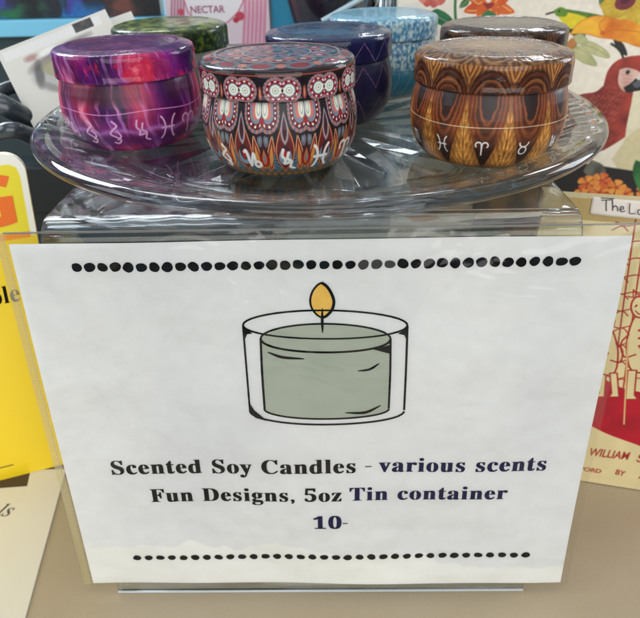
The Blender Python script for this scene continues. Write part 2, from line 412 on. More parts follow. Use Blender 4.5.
def mandala_body(U, V, T):
    P = 251.33/12; x = ((U/P) % 1-.5)*P; xo = ((U/P+.5) % 1-.5)*P   # x: centre of hanging lobes, xo: centre between them
    aa = .35; blk = (26,16,20); c = np.zeros(U.shape+(3,))+blk
    squeeze = 1.0
    H = V.max()
    # lower zone: flames, teardrops
    y = V
    def E(X, Y, cx, cy, rx, ry): return (np.sqrt(((X-cx)/rx)**2+((Y-cy)/ry)**2)-1)*min(rx, ry)
    ax = np.abs(x); axo = np.abs(xo)
    V0 = V; y = V/1.30
    # scales at the foot
    c = over(c, S(y-9.5, aa), (52,30,26))
    for row, yy in enumerate((3.4, 6.0, 8.4)):
        xs = ((U/(P/5)+(row%2)*.5) % 1-.5)*(P/5); e = np.sqrt((xs/1.9)**2+((y-yy)/1.7)**2)
        c = over(c, S((e-1)*1.7, aa), (176,140,58) if row != 1 else (108,118,124)); c = over(c, S((np.abs(e-.72)-.12)*1.7, aa), (70,52,44)); c = over(c, S((e-.35)*1.7, aa), (196,90,40))
    # flames: big pointed petals rising under the hanging lobes' gap
    def petal(X, Y, y0, y1, w, p=1.0):
        tt = np.clip((Y-y0)/(y1-y0), 0, 1); ww = w*np.sin(PI*tt**.75)**p; return np.where((Y > y0) & (Y < y1), np.abs(X)-ww, 9.0)
    # orange and yellow side flames centred on x with peaks leaning
    for sgn in (-1, 1):
        xx = x-sgn*(2.9+(y-8)*.12)
        c = over(c, S(petal(xx, y, 6, 22, 2.4), aa), (124,38,28)); c = over(c, S(np.abs(petal(xx, y, 6.5, 21.2, 1.9))-.16, aa), (214,190,140)); c = over(c, S(petal(xx, y, 8, 18, 1.0), aa), (196,132,62))
        xx = x-sgn*(6.4+(y-8)*.10)
        c = over(c, S(petal(xx, y, 5, 20, 2.3), aa), (78,112,126)); c = over(c, S(np.abs(((y*1.1+ax*.5) % 1.6)-.8)-.25, aa)*S(petal(xx, y, 5.5, 19, 1.9), aa), (40,38,48))
    c = over(c, S(petal(x, y, 8, 17.5, 2.6), aa), (140,24,24)); c = over(c, S(petal(x, y, 11, 21, 1.9), aa), (56,24,26))
    for sgn in (-1, 1): c = over(c, S(E(x, y, sgn*1.5, 19.2, 1.1, 2.4), aa), (120,132,142)); c = over(c, S(np.abs(E(x, y, sgn*1.5, 19.2, .6, 1.6))-.1, aa)*.8, (60,50,60))
    c = over(c, S(petal(x, y, 9, 16, 1.2), aa), (196,96,44)); c = over(c, S(petal(x, y, 10, 14.5, .6), aa), (96,116,130))
    # teardrop between lobes
    c = over(c, S(petal(xo, y, 6.5, 27.5, 4.9), aa), (104,24,26)); c = over(c, S(np.abs(petal(xo, y, 7, 26.8, 4.3))-.2, aa), (206,150,92))
    c = over(c, S(petal(xo, y, 8, 24, 3.6), aa), (92,24,26)); c = over(c, S(E(xo, y, 0, 12.6, 3.2, 3.6), aa), (116,136,152)); c = over(c, S(E(xo, y, 0, 14.2, 2.1, 3.1), aa), (44,28,36))
    c = over(c, S(E(xo, y, 0, 13.6, 1.1, 2.1), aa), (158,34,30))
    c = over(c, S(petal(xo, y, 17.5, 29.5, 1.9), aa), (148,136,140)); c = over(c, S(petal(xo, y, 19, 28, 1.05), aa), (60,24,30))
    # hanging lobes from the neck: rings of a double-lobed U
    y = V/1.12; top = H/1.12-1.5
    bl = np.minimum(np.sqrt(((ax-2.9)/.92)**2+((y-(top-5.2))/1.32)**2), np.where(y > top-5.2, np.abs(ax-2.9)/.92, 99)); bl = np.where(ax < 2.9, np.minimum(bl, np.abs(y-(top-5.2))/1.32 if False else bl), bl)
    ang = np.arctan2(y-(top-3), x)
    c = over(c, S(bl-7.0, aa), (30,18,22))
    stripe = np.sin(ang*30) > .1
    c = over(c, S(bl-6.15, aa), (104,112,124)); c = over(c, S(bl-6.15, aa)*stripe, (186,108,100))
    c = over(c, S(bl-4.9, aa), (36,16,20)); c = over(c, S(bl-4.6, aa), (112,18,28))
    dots = (np.sin(ang*22+1.2) > .45)
    c = over(c, S(np.abs(bl-4.0)-.42, aa)*dots, (232,224,216))
    c = over(c, S(bl-3.1, aa), (112,128,142)); c = over(c, S(bl-1.9, aa), (196,110,96)); 
    c = over(c, S(E(ax, y, 1.7, top-3.6, 1.5, 3.6), aa), (222,220,204)); c = over(c, S(np.abs(E(ax, y, 1.6, top-3.2, .8, 2.4))-.12, aa)*.8, (120,132,118))
    c = over(c, S(E(x, y, 0, top-8.2, 1.2, 1.6), aa), (150,34,36))
    return c
def mandala_lid(U, V, T, R):
    P = 251.33/12; x = ((U/P+.5) % 1-.5)*P; xo = ((U/P) % 1-.5)*P; aa = .35; c = np.zeros(U.shape+(3,))+(26,16,20)
    y = V-1.0
    def E(X, Y, cx, cy, rx, ry): return (np.sqrt(((X-cx)/rx)**2+((Y-cy)/ry)**2)-1)*min(rx, ry)
    ax = np.abs(x)
    c = over(c, S(E(xo, y, 0, 6, 1.1, 3.2), aa), (120,52,48)); c = over(c, S(E(xo, y, 0, 6, .5, 2.2), aa), (200,120,96))
    d = np.sqrt(((ax-3.2)/1.0)**2+((y-7.2)/1.0)**2); ang = np.arctan2(y-7.2, x)
    st = np.sin(ang*28) > .1
    c = over(c, S(d-6.5, aa), (28,16,20)); c = over(c, S(d-5.85, aa), (104,112,124)); c = over(c, S(d-5.85, aa)*st, (186,110,104))
    c = over(c, S(d-4.5, aa), (130,24,34)); c = over(c, S(np.abs(d-3.9)-.35, aa)*(np.sin(np.arctan2(y-7.2, ax-3.2)*9) > .2), (228,218,214))
    c = over(c, S(d-3.0, aa), (108,124,138)); c = over(c, S(np.minimum(d-2.5, np.maximum(ax-3, np.abs(y-7.2)-1.2)), aa), (224,224,210)); c = over(c, S(np.abs(d-1.35)-.14, aa)*.8, (120,130,116)); c = over(c, S(d-.4, aa)*.8, (96,110,98)); c = over(c, S(E(x, y, 0, 7.2, .5, .9), aa), (60,40,44))
    c = over(c, S(np.abs(y-13.6)-.3, aa), (150,70,60))
    # top of the lid: rings of small petals
    r = R/TR; f = (U/251.33*12) % 1-.5; f2 = (U/251.33*24) % 1-.5; f3 = (U/251.33*12+.5) % 1-.5
    tc = np.zeros(U.shape+(3,))+(56,38,44)
    def pet(fx, n, rc, rr, w): return np.sqrt((fx*2*PI*r/n/w)**2+((r-rc)/rr)**2)-1
    tc = over(tc, S(pet(f, 12, .86, .085, .20), .12), (112,122,138)); tc = over(tc, S(pet(f, 12, .86, .055, .12), .12), (156,44,48)); tc = over(tc, S(pet(f3, 12, .86, .05, .06), .2), (206,130,112))
    tc = over(tc, S(np.abs(r-.765)-.012, .01), (188,150,140))
    tc = over(tc, S(pet(f3, 12, .60, .13, .15), .12), (120,128,140)); tc = over(tc, S(pet(f3, 12, .60, .09, .09), .12), (140,36,44)); tc = over(tc, S(pet(f3, 12, .57, .04, .04), .15), (220,204,190))
    tc = over(tc, S(pet(f, 12, .50, .08, .07), .15), (196,104,92)); tc = over(tc, S(np.abs(r-.42)-.012, .01), (190,176,170))
    tc = over(tc, S(pet(f, 12, .30, .1, .07), .15), (116,126,142)); tc = over(tc, S(pet(f, 12, .29, .06, .035), .2), (150,40,46)); tc = over(tc, S(r-.15, .03), (176,110,96)); tc = over(tc, S(r-.08, .03), (40,24,30))
    tc = tc*.72
    return mixc(c, tc, np.clip((V-15.2)/.8, 0, 1))

def purple_pat(U, V, seed, lid=False, R=None):
    un = U/251.33
    w = fbm(un*9, V*.035, 9, seed)*3.2+fbm(un*22, V*.06, 22, seed+3)*.7+V*.02
    k = un*1.0
    c = mixc((56,8,70), (122,24,118), fbm(un*20+w*.5, V*.03+1, None, seed+5, 3)*2.0-.5)
    c = mixc(c, (38,8,46), np.clip((fbm(un*44+w*1.1, V*.03, None, seed+19, 3)-.54)*7, 0, 1)*.7)
    red = np.clip((vnoise(un*17+w*.3, V*.01+.3, None, seed+11)-.46)*5, 0, 1); gr = fbm(un*120+w*2.2, V*.03, None, seed+12, 3)
    c = mixc(c, mixc((150,16,60), (236,70,96), gr*1.8-.4), red*.85)
    fine = fbm(un*110+w*2.0, V*.045, None, seed+8, 3); c = mixc(c, (204,150,212), np.clip((fine-.58)*7, 0, 1)*.5)
    c = mixc(c, (250,170,190), np.clip((vnoise(un*64+w*2, V*.03, None, seed+14)-.84)*9, 0, 1)*.6)
    return c
def purple_body(U, V, T):
    c = purple_pat(U, V, 21)
    band = np.clip((T-.66)*9, 0, 1)*np.clip((.97-T)*12, 0, 1)
    n = fbm(U/251.33*14, V*.03, 14, 41)
    c = mixc(c, (58,16,34), band*np.clip(.3+n, 0, 1)*.85*(vnoise(U/251.33*14+.3, V*0, 14, 5) < .62))
    sc = .36+.05*np.abs(np.sin(U/40*6)); c = mixc(c, (190,140,206), np.exp(-((T-sc)/.035)**2)*.6)
    c = mixc(c, (46,10,70), np.exp(-((T-.27)/.09)**2)*.6)
    c = mixc(c, (176,30,60), np.clip((.16-T)*8, 0, 1)*.6*(n > .45))
    return c
def purple_lid(U, V, T, R):
    c = purple_pat(U, V*1.3, 61)
    n = vnoise(U/251.33*26+fbm(U/251.33*30, V*.3, 30, 72)*1.6, V*.10, None, 71)*.7+.45*fbm(U/251.33*110, V*.12, None, 73)
    side = np.clip((15-V)/2, 0, 1)
    c = mixc(c, (196,34,66), np.clip((n-.62)*7, 0, 1)*side*.8); c = mixc(c, (236,110,120), np.clip((n-.86)*7, 0, 1)*side*.7)
    c = mixc(c, (130,96,176), np.clip((4-V)/2.5, 0, 1)*.7*(vnoise(U/251.33*30, V*0+3, 30, 75)))
    r = R/TR; a = U/40; X = r*np.sin(a); Y = r*np.cos(a); sw = fbm(X*3+5, Y*3+5, None, 81); tp = mixc((92,34,112), (150,90,160), np.sin(sw*26)*.5+.5); tp = mixc(tp, (70,20,84), fbm(X*6+9, Y*6, None, 85))*.7
    return mixc(c, tp, np.clip((V-17)/2, 0, 1)*.85)

def green_body(U, V, T):
    n = fbm(U/251.33*60, V*.3, None, 5); c = mixc((96,104,90), (140,146,126), n*1.5-.3); return c
def green_lid(U, V, T, R):
    n = fbm(U*.5+40, V*.5, None, 15); n2 = fbm(U*.22+60, V*.25, None, 18); c = mixc((24,38,16), (82,96,34), (n-.38)*3.2); c = mixc(c, (20,34,20), (n2-.5)*4)
    r = R/TR; a = U/40; X = r*np.sin(a)*9+30; Y = r*np.cos(a)*9+30; tp = mixc((44,58,24), (112,122,58), (fbm(X, Y, None, 25)-.35)*3); return mixc(c, tp, np.clip((V-16)/2, 0, 1))
def navy_body(U, V, T):
    n = fbm(U*.2+60, V*.15, None, 6); c = mixc((13,13,38), (26,22,60), n)
    P = 251.33/14; x = np.abs((U/P) % 1-.5)*2
    c = over(c, S(np.abs(V-(30+12*(x-.5)*1.0+4))-.22, .35)*.75, (190,130,150)); c = over(c, S(np.abs(V-(8+14*np.abs(((U/P*1.0+.25) % 1)-.5)*2))-.22, .35)*.75, (196,120,140))
    return c
def navy_lid(U, V, T, R):
    n = fbm(U*.2+60, V*.15, None, 8); c = mixc((11,13,44), (22,26,72), n); P = 251.33/14; x = np.abs((U/P) % 1-.5)*2
    c = over(c, S(np.abs(V-(3+11*x))-.22, .35)*.8, (176,130,170)); r = R/TR
    return mixc(c, mixc((60,78,96), (24,28,54), n), np.clip((V-16)/2, 0, 1))
def blue_body(U, V, T):
    n = fbm(U*.75+60, V*.5, None, 9, 5); n2 = fbm(U*.2+60, V*.08+3, None, 19)
    c = mixc((62,112,150), (186,206,198), (n-.38)*3.6)
    low = np.clip((.58-T)*7, 0, 1); c = mixc(c, mixc((36,108,140), (88,152,172), n2*1.5), low); c = ringline(U, V, c, 24.5, 0, (200,220,220), .3)
    c = over(c, S(np.abs(((U/9) % 1-.5)*9+2*np.sin(V*.25))-.15,.3)*low*.7, (196,214,214)); return c
def blue_lid(U, V, T, R):
    n = fbm(U*.7+60, V*.45, None, 29, 5); c = mixc((70,120,158), (180,202,200), (n-.36)*3.4)
    r = R/TR; return mixc(c, mixc((80,126,148), (136,168,178), n), np.clip((V-16)/2, 0, 1))

m_tin_body = mat('printed_tin', rough=.42, attr=True, coat=.14, coatr=.16, spec=.32, bump=[(60, .00022), (900, .00002)])
m_tin_lid = mat('glossy_printed_tin', rough=.45, attr=True, coat=.6, coatr=.02, spec=.08, bump=[(75, .0007), (260, .00012)])
m_tin_base = mat('bare_tin', (170,170,168), .35, metal=1)
def tin(name, loc, rz, bodyfn, lidfn, label, n=1050, step=.00026, mk=None, scale=1.0):
    root = empty(name, (loc[0], loc[1], ZF), rz); root.scale = (scale,)*3
    pb, tb = resample(body_prof[3:], step); pl, tl = resample(lid_prof, step)
    th = np.linspace(-PI, PI, n, endpoint=False); U, V = np.meshgrid(th*40, tb)
    c = bodyfn(U, V, V/V.max())
    if mk: c = mk(U, V, c)
    P = np.zeros((len(pb), n, 3)); P[...,0] = pb[:,0:1]*np.sin(th); P[...,1] = -pb[:,0:1]*np.cos(th); P[...,2] = pb[:,1:2]
    grid('body', P, c, m_tin_body, root, wrap=True)
    lathe('base', np.array([(0,.012),(.60,.012),(.66,.002),(.715,.0008)])*[TR,TH], m_tin_base, root, n=96)
    U, V = np.meshgrid(th*40, tl); Rr = np.broadcast_to(pl[:,0:1], U.shape)
    c = lidfn(U, V, V/V.max(), Rr)
    P = np.zeros((len(pl), n, 3)); P[...,0] = pl[:,0:1]*np.sin(th); P[...,1] = -pl[:,0:1]*np.cos(th); P[...,2] = pl[:,1:2]
    grid('lid', P, c, m_tin_lid, root, wrap=True)
    tag(root, label, 'candle tin', 'round candle tins on the glass plate')
    return root
def face(x, y): return math.atan2(CAM.x-x, y-CAM.y)
def mk_m(U, V, c):
    return marks(U, V, c, None, 15.0, 11.0, (222,218,210), 1.0, ['wave2','fish','ram','scor','twist','goat'], wd=1.5, aa=.4, pitchmm=17.5)
def mk_b(U, V, c):
    c = ringline(U, V, c, 27.2, 0.25, (226,206,172), .34); c = ringline(U, V, c, 1.2, 0, (200,150,90), .4)
    return marks(U, V, c, None, 17.0, 7.6, (224,220,214), -1.2, ['ram','bull','goat','crab','scor','fish'], wd=.75, aa=.4, pitchmm=20.94)
def mk_p(U, V, c):
    c = ringline(U, V, c, 27.6, .7, (214,150,196), .4, n=5, ph=.6); c = ringline(U, V, c, 1.4, 0, (214,120,160), .4)
    return marks(U, V, c, None, 17.6, 12.0, (210,160,196), 2.5, ['wave2','fish','ram','goat','twist','twist'], wd=1.0, aa=.4, pitchmm=15)
tin('candle_tin', (-.0196, .096), face(-.0196,.096)+.04, mandala_body, mandala_lid, 'candle tin with black, red and grey mandala pattern, front and centre on the plate', mk=mk_m)
tin('candle_tin', (-.1093, .1412), face(-.1093,.1412), purple_body, purple_lid, 'purple and magenta marbled candle tin with pink zodiac marks', mk=mk_p)
tin('candle_tin', (.0892, .1019), face(.0892,.1019)+.02, brown_body, brown_lid, 'brown wood-grain candle tin with white zodiac marks, at the front right of the plate', mk=mk_b)
tin('candle_tin', (-.102, .228), 0, green_body, green_lid, 'candle tin with leafy green lid, behind the purple marbled tin', n=520, step=.0005)
tin('candle_tin', (.0063, .1815), .1, navy_body, navy_lid, 'dark navy candle tin with thin pink zigzag lines, behind the mandala tin', n=700, step=.0004)
tin('candle_tin', (.0465, .2610), .3, blue_body, blue_lid, 'pale blue mottled candle tin farthest back on the plate', n=520, step=.0005)
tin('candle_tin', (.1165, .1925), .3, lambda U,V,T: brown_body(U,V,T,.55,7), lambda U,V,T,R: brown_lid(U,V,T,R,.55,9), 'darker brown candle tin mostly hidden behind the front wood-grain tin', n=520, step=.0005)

# ------------------------------------------------------------------ paper sign in its sleeve
SZ = .006
sl, cl = math.sin(LEAN), math.cos(LEAN)
PW, PH = .2794, .2159
def wav(u, v): return .0006*math.sin(u*23+1)*math.sin(v*17+.5)+.0004*math.sin(u*61+v*30)+.0008*max(0, 1-v/.03)*math.sin(u*20)
def pap(u, v, lift=0.0):
    """u from the sheet's centre, v up the sheet, lift towards the viewer"""
    w = .0022+wav(u, v)+lift
    return Vector((u, v*sl-w*cl, SZ+v*cl+w*sl))
pn = Vector((0, cl, -sl)); p0 = Vector((0, 0, SZ))-pn*.0022
def puv(px, py):
    d = ray(px, py); t = (p0-CAM).dot(pn)/d.dot(pn); q = CAM+d*t; return q.x, (q.z-SZ)/cl
m_paper = mat('sign_paper', rough=.75, attr=True, bump=[(8, .018), (34, .0022), (300, .00004)])
sign = empty('paper_sign', (0, 0, 0)); tag(sign, 'white landscape paper sign reading Scented Soy Candles with a candle drawing, leaning on the riser', 'sign')
us = np.linspace(-PW/2, PW/2, 420); vs = np.linspace(0, PH, 325); U, V = np.meshgrid(us, vs)
X = U.copy(); W_ = .0022+np.vectorize(wav)(U, V)
P = np.stack([X, V*sl-W_*cl, SZ+V*cl+W_*sl], -1)
n = fbm(U*14+9, V*9+5, seed=31); n2 = fbm(U*70+9, V*70+5, seed=35)
pc = mixc((213,214,216), (224,224,223), n*1.4-.2)*(.985+.03*fbm(U*160+9, V*160+5, seed=37)[...,None])
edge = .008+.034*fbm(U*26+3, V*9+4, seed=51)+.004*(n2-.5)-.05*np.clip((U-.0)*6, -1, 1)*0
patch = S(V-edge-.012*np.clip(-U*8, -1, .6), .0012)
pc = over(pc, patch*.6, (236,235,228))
pt2 = S(V-(.0155+.001*n2), .0006)*(U > .02); 
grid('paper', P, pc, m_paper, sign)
m_ink = mat('black_ink', (6,6,8), .7, spec=.15); m_ink2 = mat('navy_ink', (8,16,62), .7, spec=.15); m_grey = mat('grey_ink', (84,84,82), .6)
m_sage = mat('sage_fill', (168,174,160), .7, var=(60, (158,166,152), .7)); m_flame = mat('yellow_fill', (222,178,76), .7, var=(200, (232,194,96), .6))
m_wht = mat('paper_white_fill', (214,214,211), .75)
INK = .00025
def pfn(lift): return lambda u, v, z: pap(u, v, INK+lift)
# split text so that the right half takes the bluish ink
def ptext(body, px0, px1, pyb0, pyb1, capx, m):
    (u0, v0), (u1, v1) = puv(px0, pyb0), puv(px1, pyb1); k = (v1-v0)/(u1-u0)
    fn = lambda u, v, z: pap(u, v+(u-u0)*k, INK+z)
    text('lettering', bold(body), u0, u1, v0, capx, fn, m, sign, spacing=1.10, off=-.004, fat=.024)
mm = (puv(320, 459)[1]-puv(320, 473)[1])
ptext('Scented Soy Candles', 113, 355, 475.0, 472.5, mm, m_ink)
ptext('various scents', 379, 545, 471.8, 471.0, mm, m_ink2)
ptext('Fun Designs, 5oz', 152, 341, 502.5, 500.5, mm*.98, m_ink)
ptext('Tin container', 350, 506, 500.0, 498.8, mm*.98, m_ink2)
ptext('10', 314, 341, 528, 527.6, mm*.98, m_ink2)
def ribbon_px(pts, w, m, name, lift=0.0, smooth=6, taper=False):
    """pen stroke on the sheet: pts in metres on the sheet, w in metres"""
    if smooth: pts = [(p.x, p.y) for p in smooth_pts([(a, b, 0) for a, b in pts], smooth)]
    n = len(pts); P = np.zeros((2, n, 3))
    for i, (a, b) in enumerate(pts):
        x0, y0 = pts[max(i-1,0)]; x1, y1 = pts[min(i+1,n-1)]; L = math.hypot(x1-x0, y1-y0)+1e-9; nx, ny = -(y1-y0)/L, (x1-x0)/L
        ww = w/2*(math.sin(PI*(i+.35)/(n+.0))**.6 if taper else 1)
        P[0,i] = pap(a+nx*ww, b+ny*ww, INK+lift); P[1,i] = pap(a-nx*ww, b-ny*ww, INK+lift)
    return grid(name, P, None, m, None)
def join(name, objs, m, parent):
    bm = bmesh.new()
    for o in objs: bm.from_mesh(o.data); d = o.data; bpy.data.objects.remove(o); bpy.data.meshes.remove(d)
    me = bpy.data.meshes.new(name); bm.to_mesh(me); bm.free(); return link(name, me, m, parent)
def dash(px0, px1, py, m):
    u0, v = puv(px0, py); u1, _ = puv(px1, py); return ribbon_px([(u0, v), (u1, v)], .0007, m, 'hyphen', smooth=0)
dash(365, 371.5, 466.5, m_grey).parent = sign; dash(342.5, 347.5, 522.5, m_grey).parent = sign
# dotted rules
def blob(u, v, rx, ry, rot, lift=0):
    bm = bmesh.new(); n = 14; ph = random.random()*6
    ring = [bm.verts.new(pap(u+rx*math.cos(a)*(1+.07*math.sin(3*a+ph))*math.cos(rot)-ry*math.sin(a)*math.sin(rot), v+rx*math.cos(a)*math.sin(rot)+ry*math.sin(a)*(1+.07*math.sin(2*a+ph)), INK+lift)) for a in [2*PI*k/n for k in range(n)]]
    bm.faces.new(ring); me = bpy.data.meshes.new('b'); bm.to_mesh(me); bm.free(); return link('b', me)
dots, faint = [], []
(ua, va), (ub, vb) = puv(77, 267.5), puv(574.5, 261.5); ND = 39
for i in range(ND):
    t = i/(ND-1); u = ua+(ub-ua)*t; v = va+(vb-va)*t+random.uniform(-.0002, .0002)-.0012*math.sin(PI*t)*.3
    (faint if 22 <= i <= 24 else dots).append(blob(u, v, .00255+random.uniform(-.0002,.0002), .0022+random.uniform(-.0002,.0002), random.uniform(-.5,.5)))
(ua, va), (ub, vb) = puv(137, 558.5), puv(525.5, 554.5); ND = 34
for i in range(ND):
    t = i/(ND-1); u = ua+(ub-ua)*t; v = va+(vb-va)*t+random.uniform(-.00015,.00015)
    dots.append(blob(u, v, .0024+random.uniform(-.0001,.0002), .0019+random.uniform(-.0001,.0001), random.uniform(-.3,.3)))
o = join('dotted_rule', dots[:36], m_ink, sign); o = join('dotted_rule', dots[36:], m_ink, sign); o = join('faded_dots', faint, mat('faded_ink', (64,64,64), .7, spec=.2), sign)
# candle drawing (points given on the sheet)
def Q(x, y): return puv(200+x/640*240, 260+y/507*190)    # read off an enlargement of the sheet
def fillpoly(pts, m, lift, name):
    bm = bmesh.new(); bm.faces.new([bm.verts.new(pap(a, b, INK+lift)) for a, b in pts]); bmesh.ops.triangulate(bm, faces=bm.faces); me = bpy.data.meshes.new(name); bm.to_mesh(me); bm.free(); return link(name, me, m, sign)
def ellq(cx, cy, rx, ry, a0=0, a1=360, n=40): return [Q(cx+rx*math.cos(math.radians(a0+(a1-a0)*k/n)), cy+ry*math.sin(math.radians(a0+(a1-a0)*k/n))) for k in range(n+1)]
NS, NT = 60, 40; P = np.zeros((NT, NS, 3))
for jj in range(NT):
    for ii in range(NS):
        t, q_ = jj/(NT-1), 2*ii/(NS-1)-1; w_ = math.sqrt(max(0, 1-q_*q_))
        yt_, yb_ = 208-38*w_, 396+30*w_; y = yb_+(yt_-yb_)*t; x = (338+3*-t)+q_*(166+7*t); a_, b_ = Q(x, y); P[jj,ii] = pap(a_, b_, INK+.00001)
grid('wax_fill', P, None, m_sage, sign)
fillpoly([Q(x,y) for x,y in [(324,62),(338,72),(350,90),(357,112),(352,134),(338,152),(326,158),(312,150),(298,130),(294,108),(300,86),(312,70)]], m_flame, .00005, 'flame_fill')
LW = .00095; st = []
def R_(pts, w=LW, taper=False): st.append(ribbon_px(pts, w, m_ink, 's', lift=.00006+.000006*len(st), smooth=8 if len(pts) < 12 else 0, taper=taper))
R_(ellq(334,174,219,38))
R_(ellq(335,210,173,38))
R_(ellq(335,212,172,36,2,178), LW*1.2)
R_([Q(115,176),Q(122,260),Q(134,405)]); R_([Q(553,176),Q(549,290),Q(544,400)], LW*1.1)
R_(ellq(339,402,205,37,2,178,40), LW*1.1)
R_([Q(162,210),Q(166,300),Q(173,398)], LW*1.2); R_([Q(508,210),Q(507,300),Q(503,396)], LW*1.1)
R_(ellq(338,396,166,28,2,178,40), LW*1.1)
R_([Q(x,y) for x,y in [(324,62),(338,72),(350,90),(357,112),(352,134),(338,150),(326,156)]], LW*1.5); R_([Q(x,y) for x,y in [(326,156),(312,148),(298,130),(294,108),(300,86),(312,70),(324,62)]], LW)
R_([Q(326,130),Q(326,165),Q(327,196)], LW*1.4, True)
R_([Q(180,246),Q(220,260),Q(278,265)], LW*1.6, True); R_([Q(420,297),Q(452,292),Q(478,276)], LW*1.3, True); R_([Q(387,408),Q(440,407),Q(482,388)], LW*1.6, True)
def F_(pts):
    bm = bmesh.new(); bm.faces.new([bm.verts.new(pap(*Q(x, y), INK+.00028)) for x, y in pts]); me = bpy.data.meshes.new('f'); bm.to_mesh(me); bm.free(); st.append(link('f', me))
F_([(116,178),(140,196),(126,198),(119,214)]); F_([(553,180),(528,196),(545,200),(551,214)]); F_([(134,382),(146,400),(180,428),(150,420),(134,408)]); F_([(508,226),(460,238),(492,246),(508,250)])
join('outline', st, m_ink, sign)

# sleeve
m_film = film('sleeve_film', (250,250,248), .024, .10, bump=(15, .0055))
m_strip = film('perforated_strip', (232,226,196), .05, .3, body=.32, bodycol=(206,196,150))
slv = empty('sheet_protector', (0,0,0)); tag(slv, 'clear plastic sheet protector around the paper sign, with a stippled binding strip on its left', 'plastic sleeve')
def sleeve_grid(u0, u1, v0, v1, lift, nu, nv, tooth=False):
    us = np.linspace(u0, u1, nu); vs = np.linspace(v0, v1, nv); P = np.zeros((nv, nu, 3))
    for j, v in enumerate(vs):
        for i, u in enumerate(us):
            vv = v
            if tooth and j == 0: vv = v-(.0007 if i % 2 else 0)
            P[j,i] = pap(u, vv, lift)
    return P
E0, E1 = -PW/2-.0008, PW/2+.0045
o = grid('film', sleeve_grid(E0, E1, -.0012, PH+.0058, .0009, 230, 60, True), None, m_film, slv)
o = grid('back_film', sleeve_grid(E0, E1, -.0012, PH+.0058, -.0006, 60, 40), None, m_film, slv)
o = grid('binding_strip', sleeve_grid(E0-.0044, E0, -.0006, PH+.0054, .0002, 5, 60), None, m_strip, slv)
bm = bmesh.new()
for k in range(120):
    v = .002+k*.00182
    for du in (0,):
        c = pap(E0-.0012, v, .0005); bmesh.ops.create_icosphere(bm, subdivisions=1, radius=.00032, matrix=Matrix.Translation(c))
bm_obj('stipple', bm, mat('strip_stipple', (186,178,148), .5), o)
box('top_seam', (E0, 0, 0), (E1, .0004, .0009), film('seam_film', (200,200,196), .08, .3, body=.18, bodycol=(190,190,186)), slv, bev=0, Mx=Matrix.Translation(pap(0, PH+.0050, .0014))@Matrix.Rotation(-LEAN, 4, 'X'))

# ------------------------------------------------------------------ yellow board on the left
m_yel = mat('yellow_card', rough=.4, attr=True, coat=.3, coatr=.15, bump=[(30,.0005)])
yb = empty('yellow_book', (0,0,0)); tag(yb, 'bright yellow book with orange letter G and rounded white border beside the sign', 'book')
A = at(77, 461, Z=ZC+.0018); B = at(0, 480.5, Z=ZC+.0018); xd = (A-B).normalized(); A0 = A
TL = at(22.5, 152, Y=A.y+.012)
updir = (TL-A).normalized(); hy = (TL-A).length
nrm = xd.cross(updir).normalized(); nrm = -nrm if nrm.y > 0 else nrm     # towards the viewer
def yfn(px, py):
    d = ray(px, py); t = (A-CAM).dot(nrm)/d.dot(nrm); q = CAM+d*t-A; return q
def yxy(px, py):
    q = yfn(px, py); # solve q = x*xd + y*updir
    c = xd.dot(updir); qx, qy = q.dot(xd), q.dot(updir); y = (qy-c*qx)/(1-c*c); return qx-c*y, y
def yP(x, y, l=0): return A+xd*x+updir*y+nrm*l
WB = .16
xs = np.linspace(-WB, 0, 330); ys = np.linspace(0, hy, 440); cv = Canvas(xs, ys, (244,208,22))
_, ysplit = yxy(10, 238); 
cv.poly([(-WB, ysplit), (0, ysplit), (0, hy), (-WB, hy)], (240,238,226))
cv.poly([(-WB, ysplit+.002), (-.0036, ysplit+.002), (-.0036, hy-.014), (-.0048, hy-.0085), (-.0085, hy-.0062), (-WB, hy-.0062)], (236,218,44))
_, yo = yxy(0, 236); cv.poly([(-WB, yo-.0035), (-.0036, yo-.0035), (-.0036, yo+.0005), (-WB, yo+.0005)], (246,150,30))
_, y8 = yxy(8, 180); cv.poly([(-WB, y8-.001), (-.016, y8-.001), (-.016, y8+.001), (-WB, y8+.001)], (240,170,40))
_, yl = yxy(6, 466.5); cv.line([(-WB, yl), (yxy(13,466)[0], yl)], .0009, (60,50,20))
rr = .012; GX, GY = np.meshgrid(xs, ys); P = np.zeros(GX.shape+(3,))
# rounded top right corner
yc = hy-rr; over_y = np.clip((GY-yc)/rr, 0, 1); mxx = -rr+rr*np.sqrt(1-over_y**2); GXc = np.minimum(GX, mxx)
for k in range(3): P[..., k] = A[k]+GXc*xd[k]+GY*updir[k]
grid('cover', P, cv.c, m_yel, yb)
def slab(name, pts, fn, th, m, parent):
    bm = bmesh.new(); f = [bm.verts.new(fn(x, y, -.0002)) for x, y in pts]; b = [bm.verts.new(fn(x, y, -th)) for x, y in pts]; n = len(pts)
    bm.faces.new(f); bm.faces.new(b[::-1])
    for i in range(n): bm.faces.new([f[i], b[i], b[(i+1)%n], f[(i+1)%n]])
    return bm_obj(name, bm, m, parent)
corner = [(-rr+rr*math.cos(a), hy-rr+rr*math.sin(a)) for a in [PI/2*k/8 for k in range(9)]]
slab('pages', [(-WB,0),(0,0)]+corner+[(-WB,hy)], yP, .006, mat('page_block', (232,226,206), .8), yb)
m_or = mat('orange_ink', (238,112,24), .45); m_or2 = mat('deep_orange_ink', (226,86,20), .45)
gx0, gb = yxy(-34, 234); gx1, _ = yxy(20, 234); _, gt = yxy(5, 176)
text('letter', chr(0x1D5D4+6), gx0, gx1, gb+.002, (gt-gb)*.94, lambda u, v, z: yP(u, v, .0004), m_or, yb, off=.012)
e1, eb = yxy(20.5, 300.5); e0, _ = yxy(-15, 302)
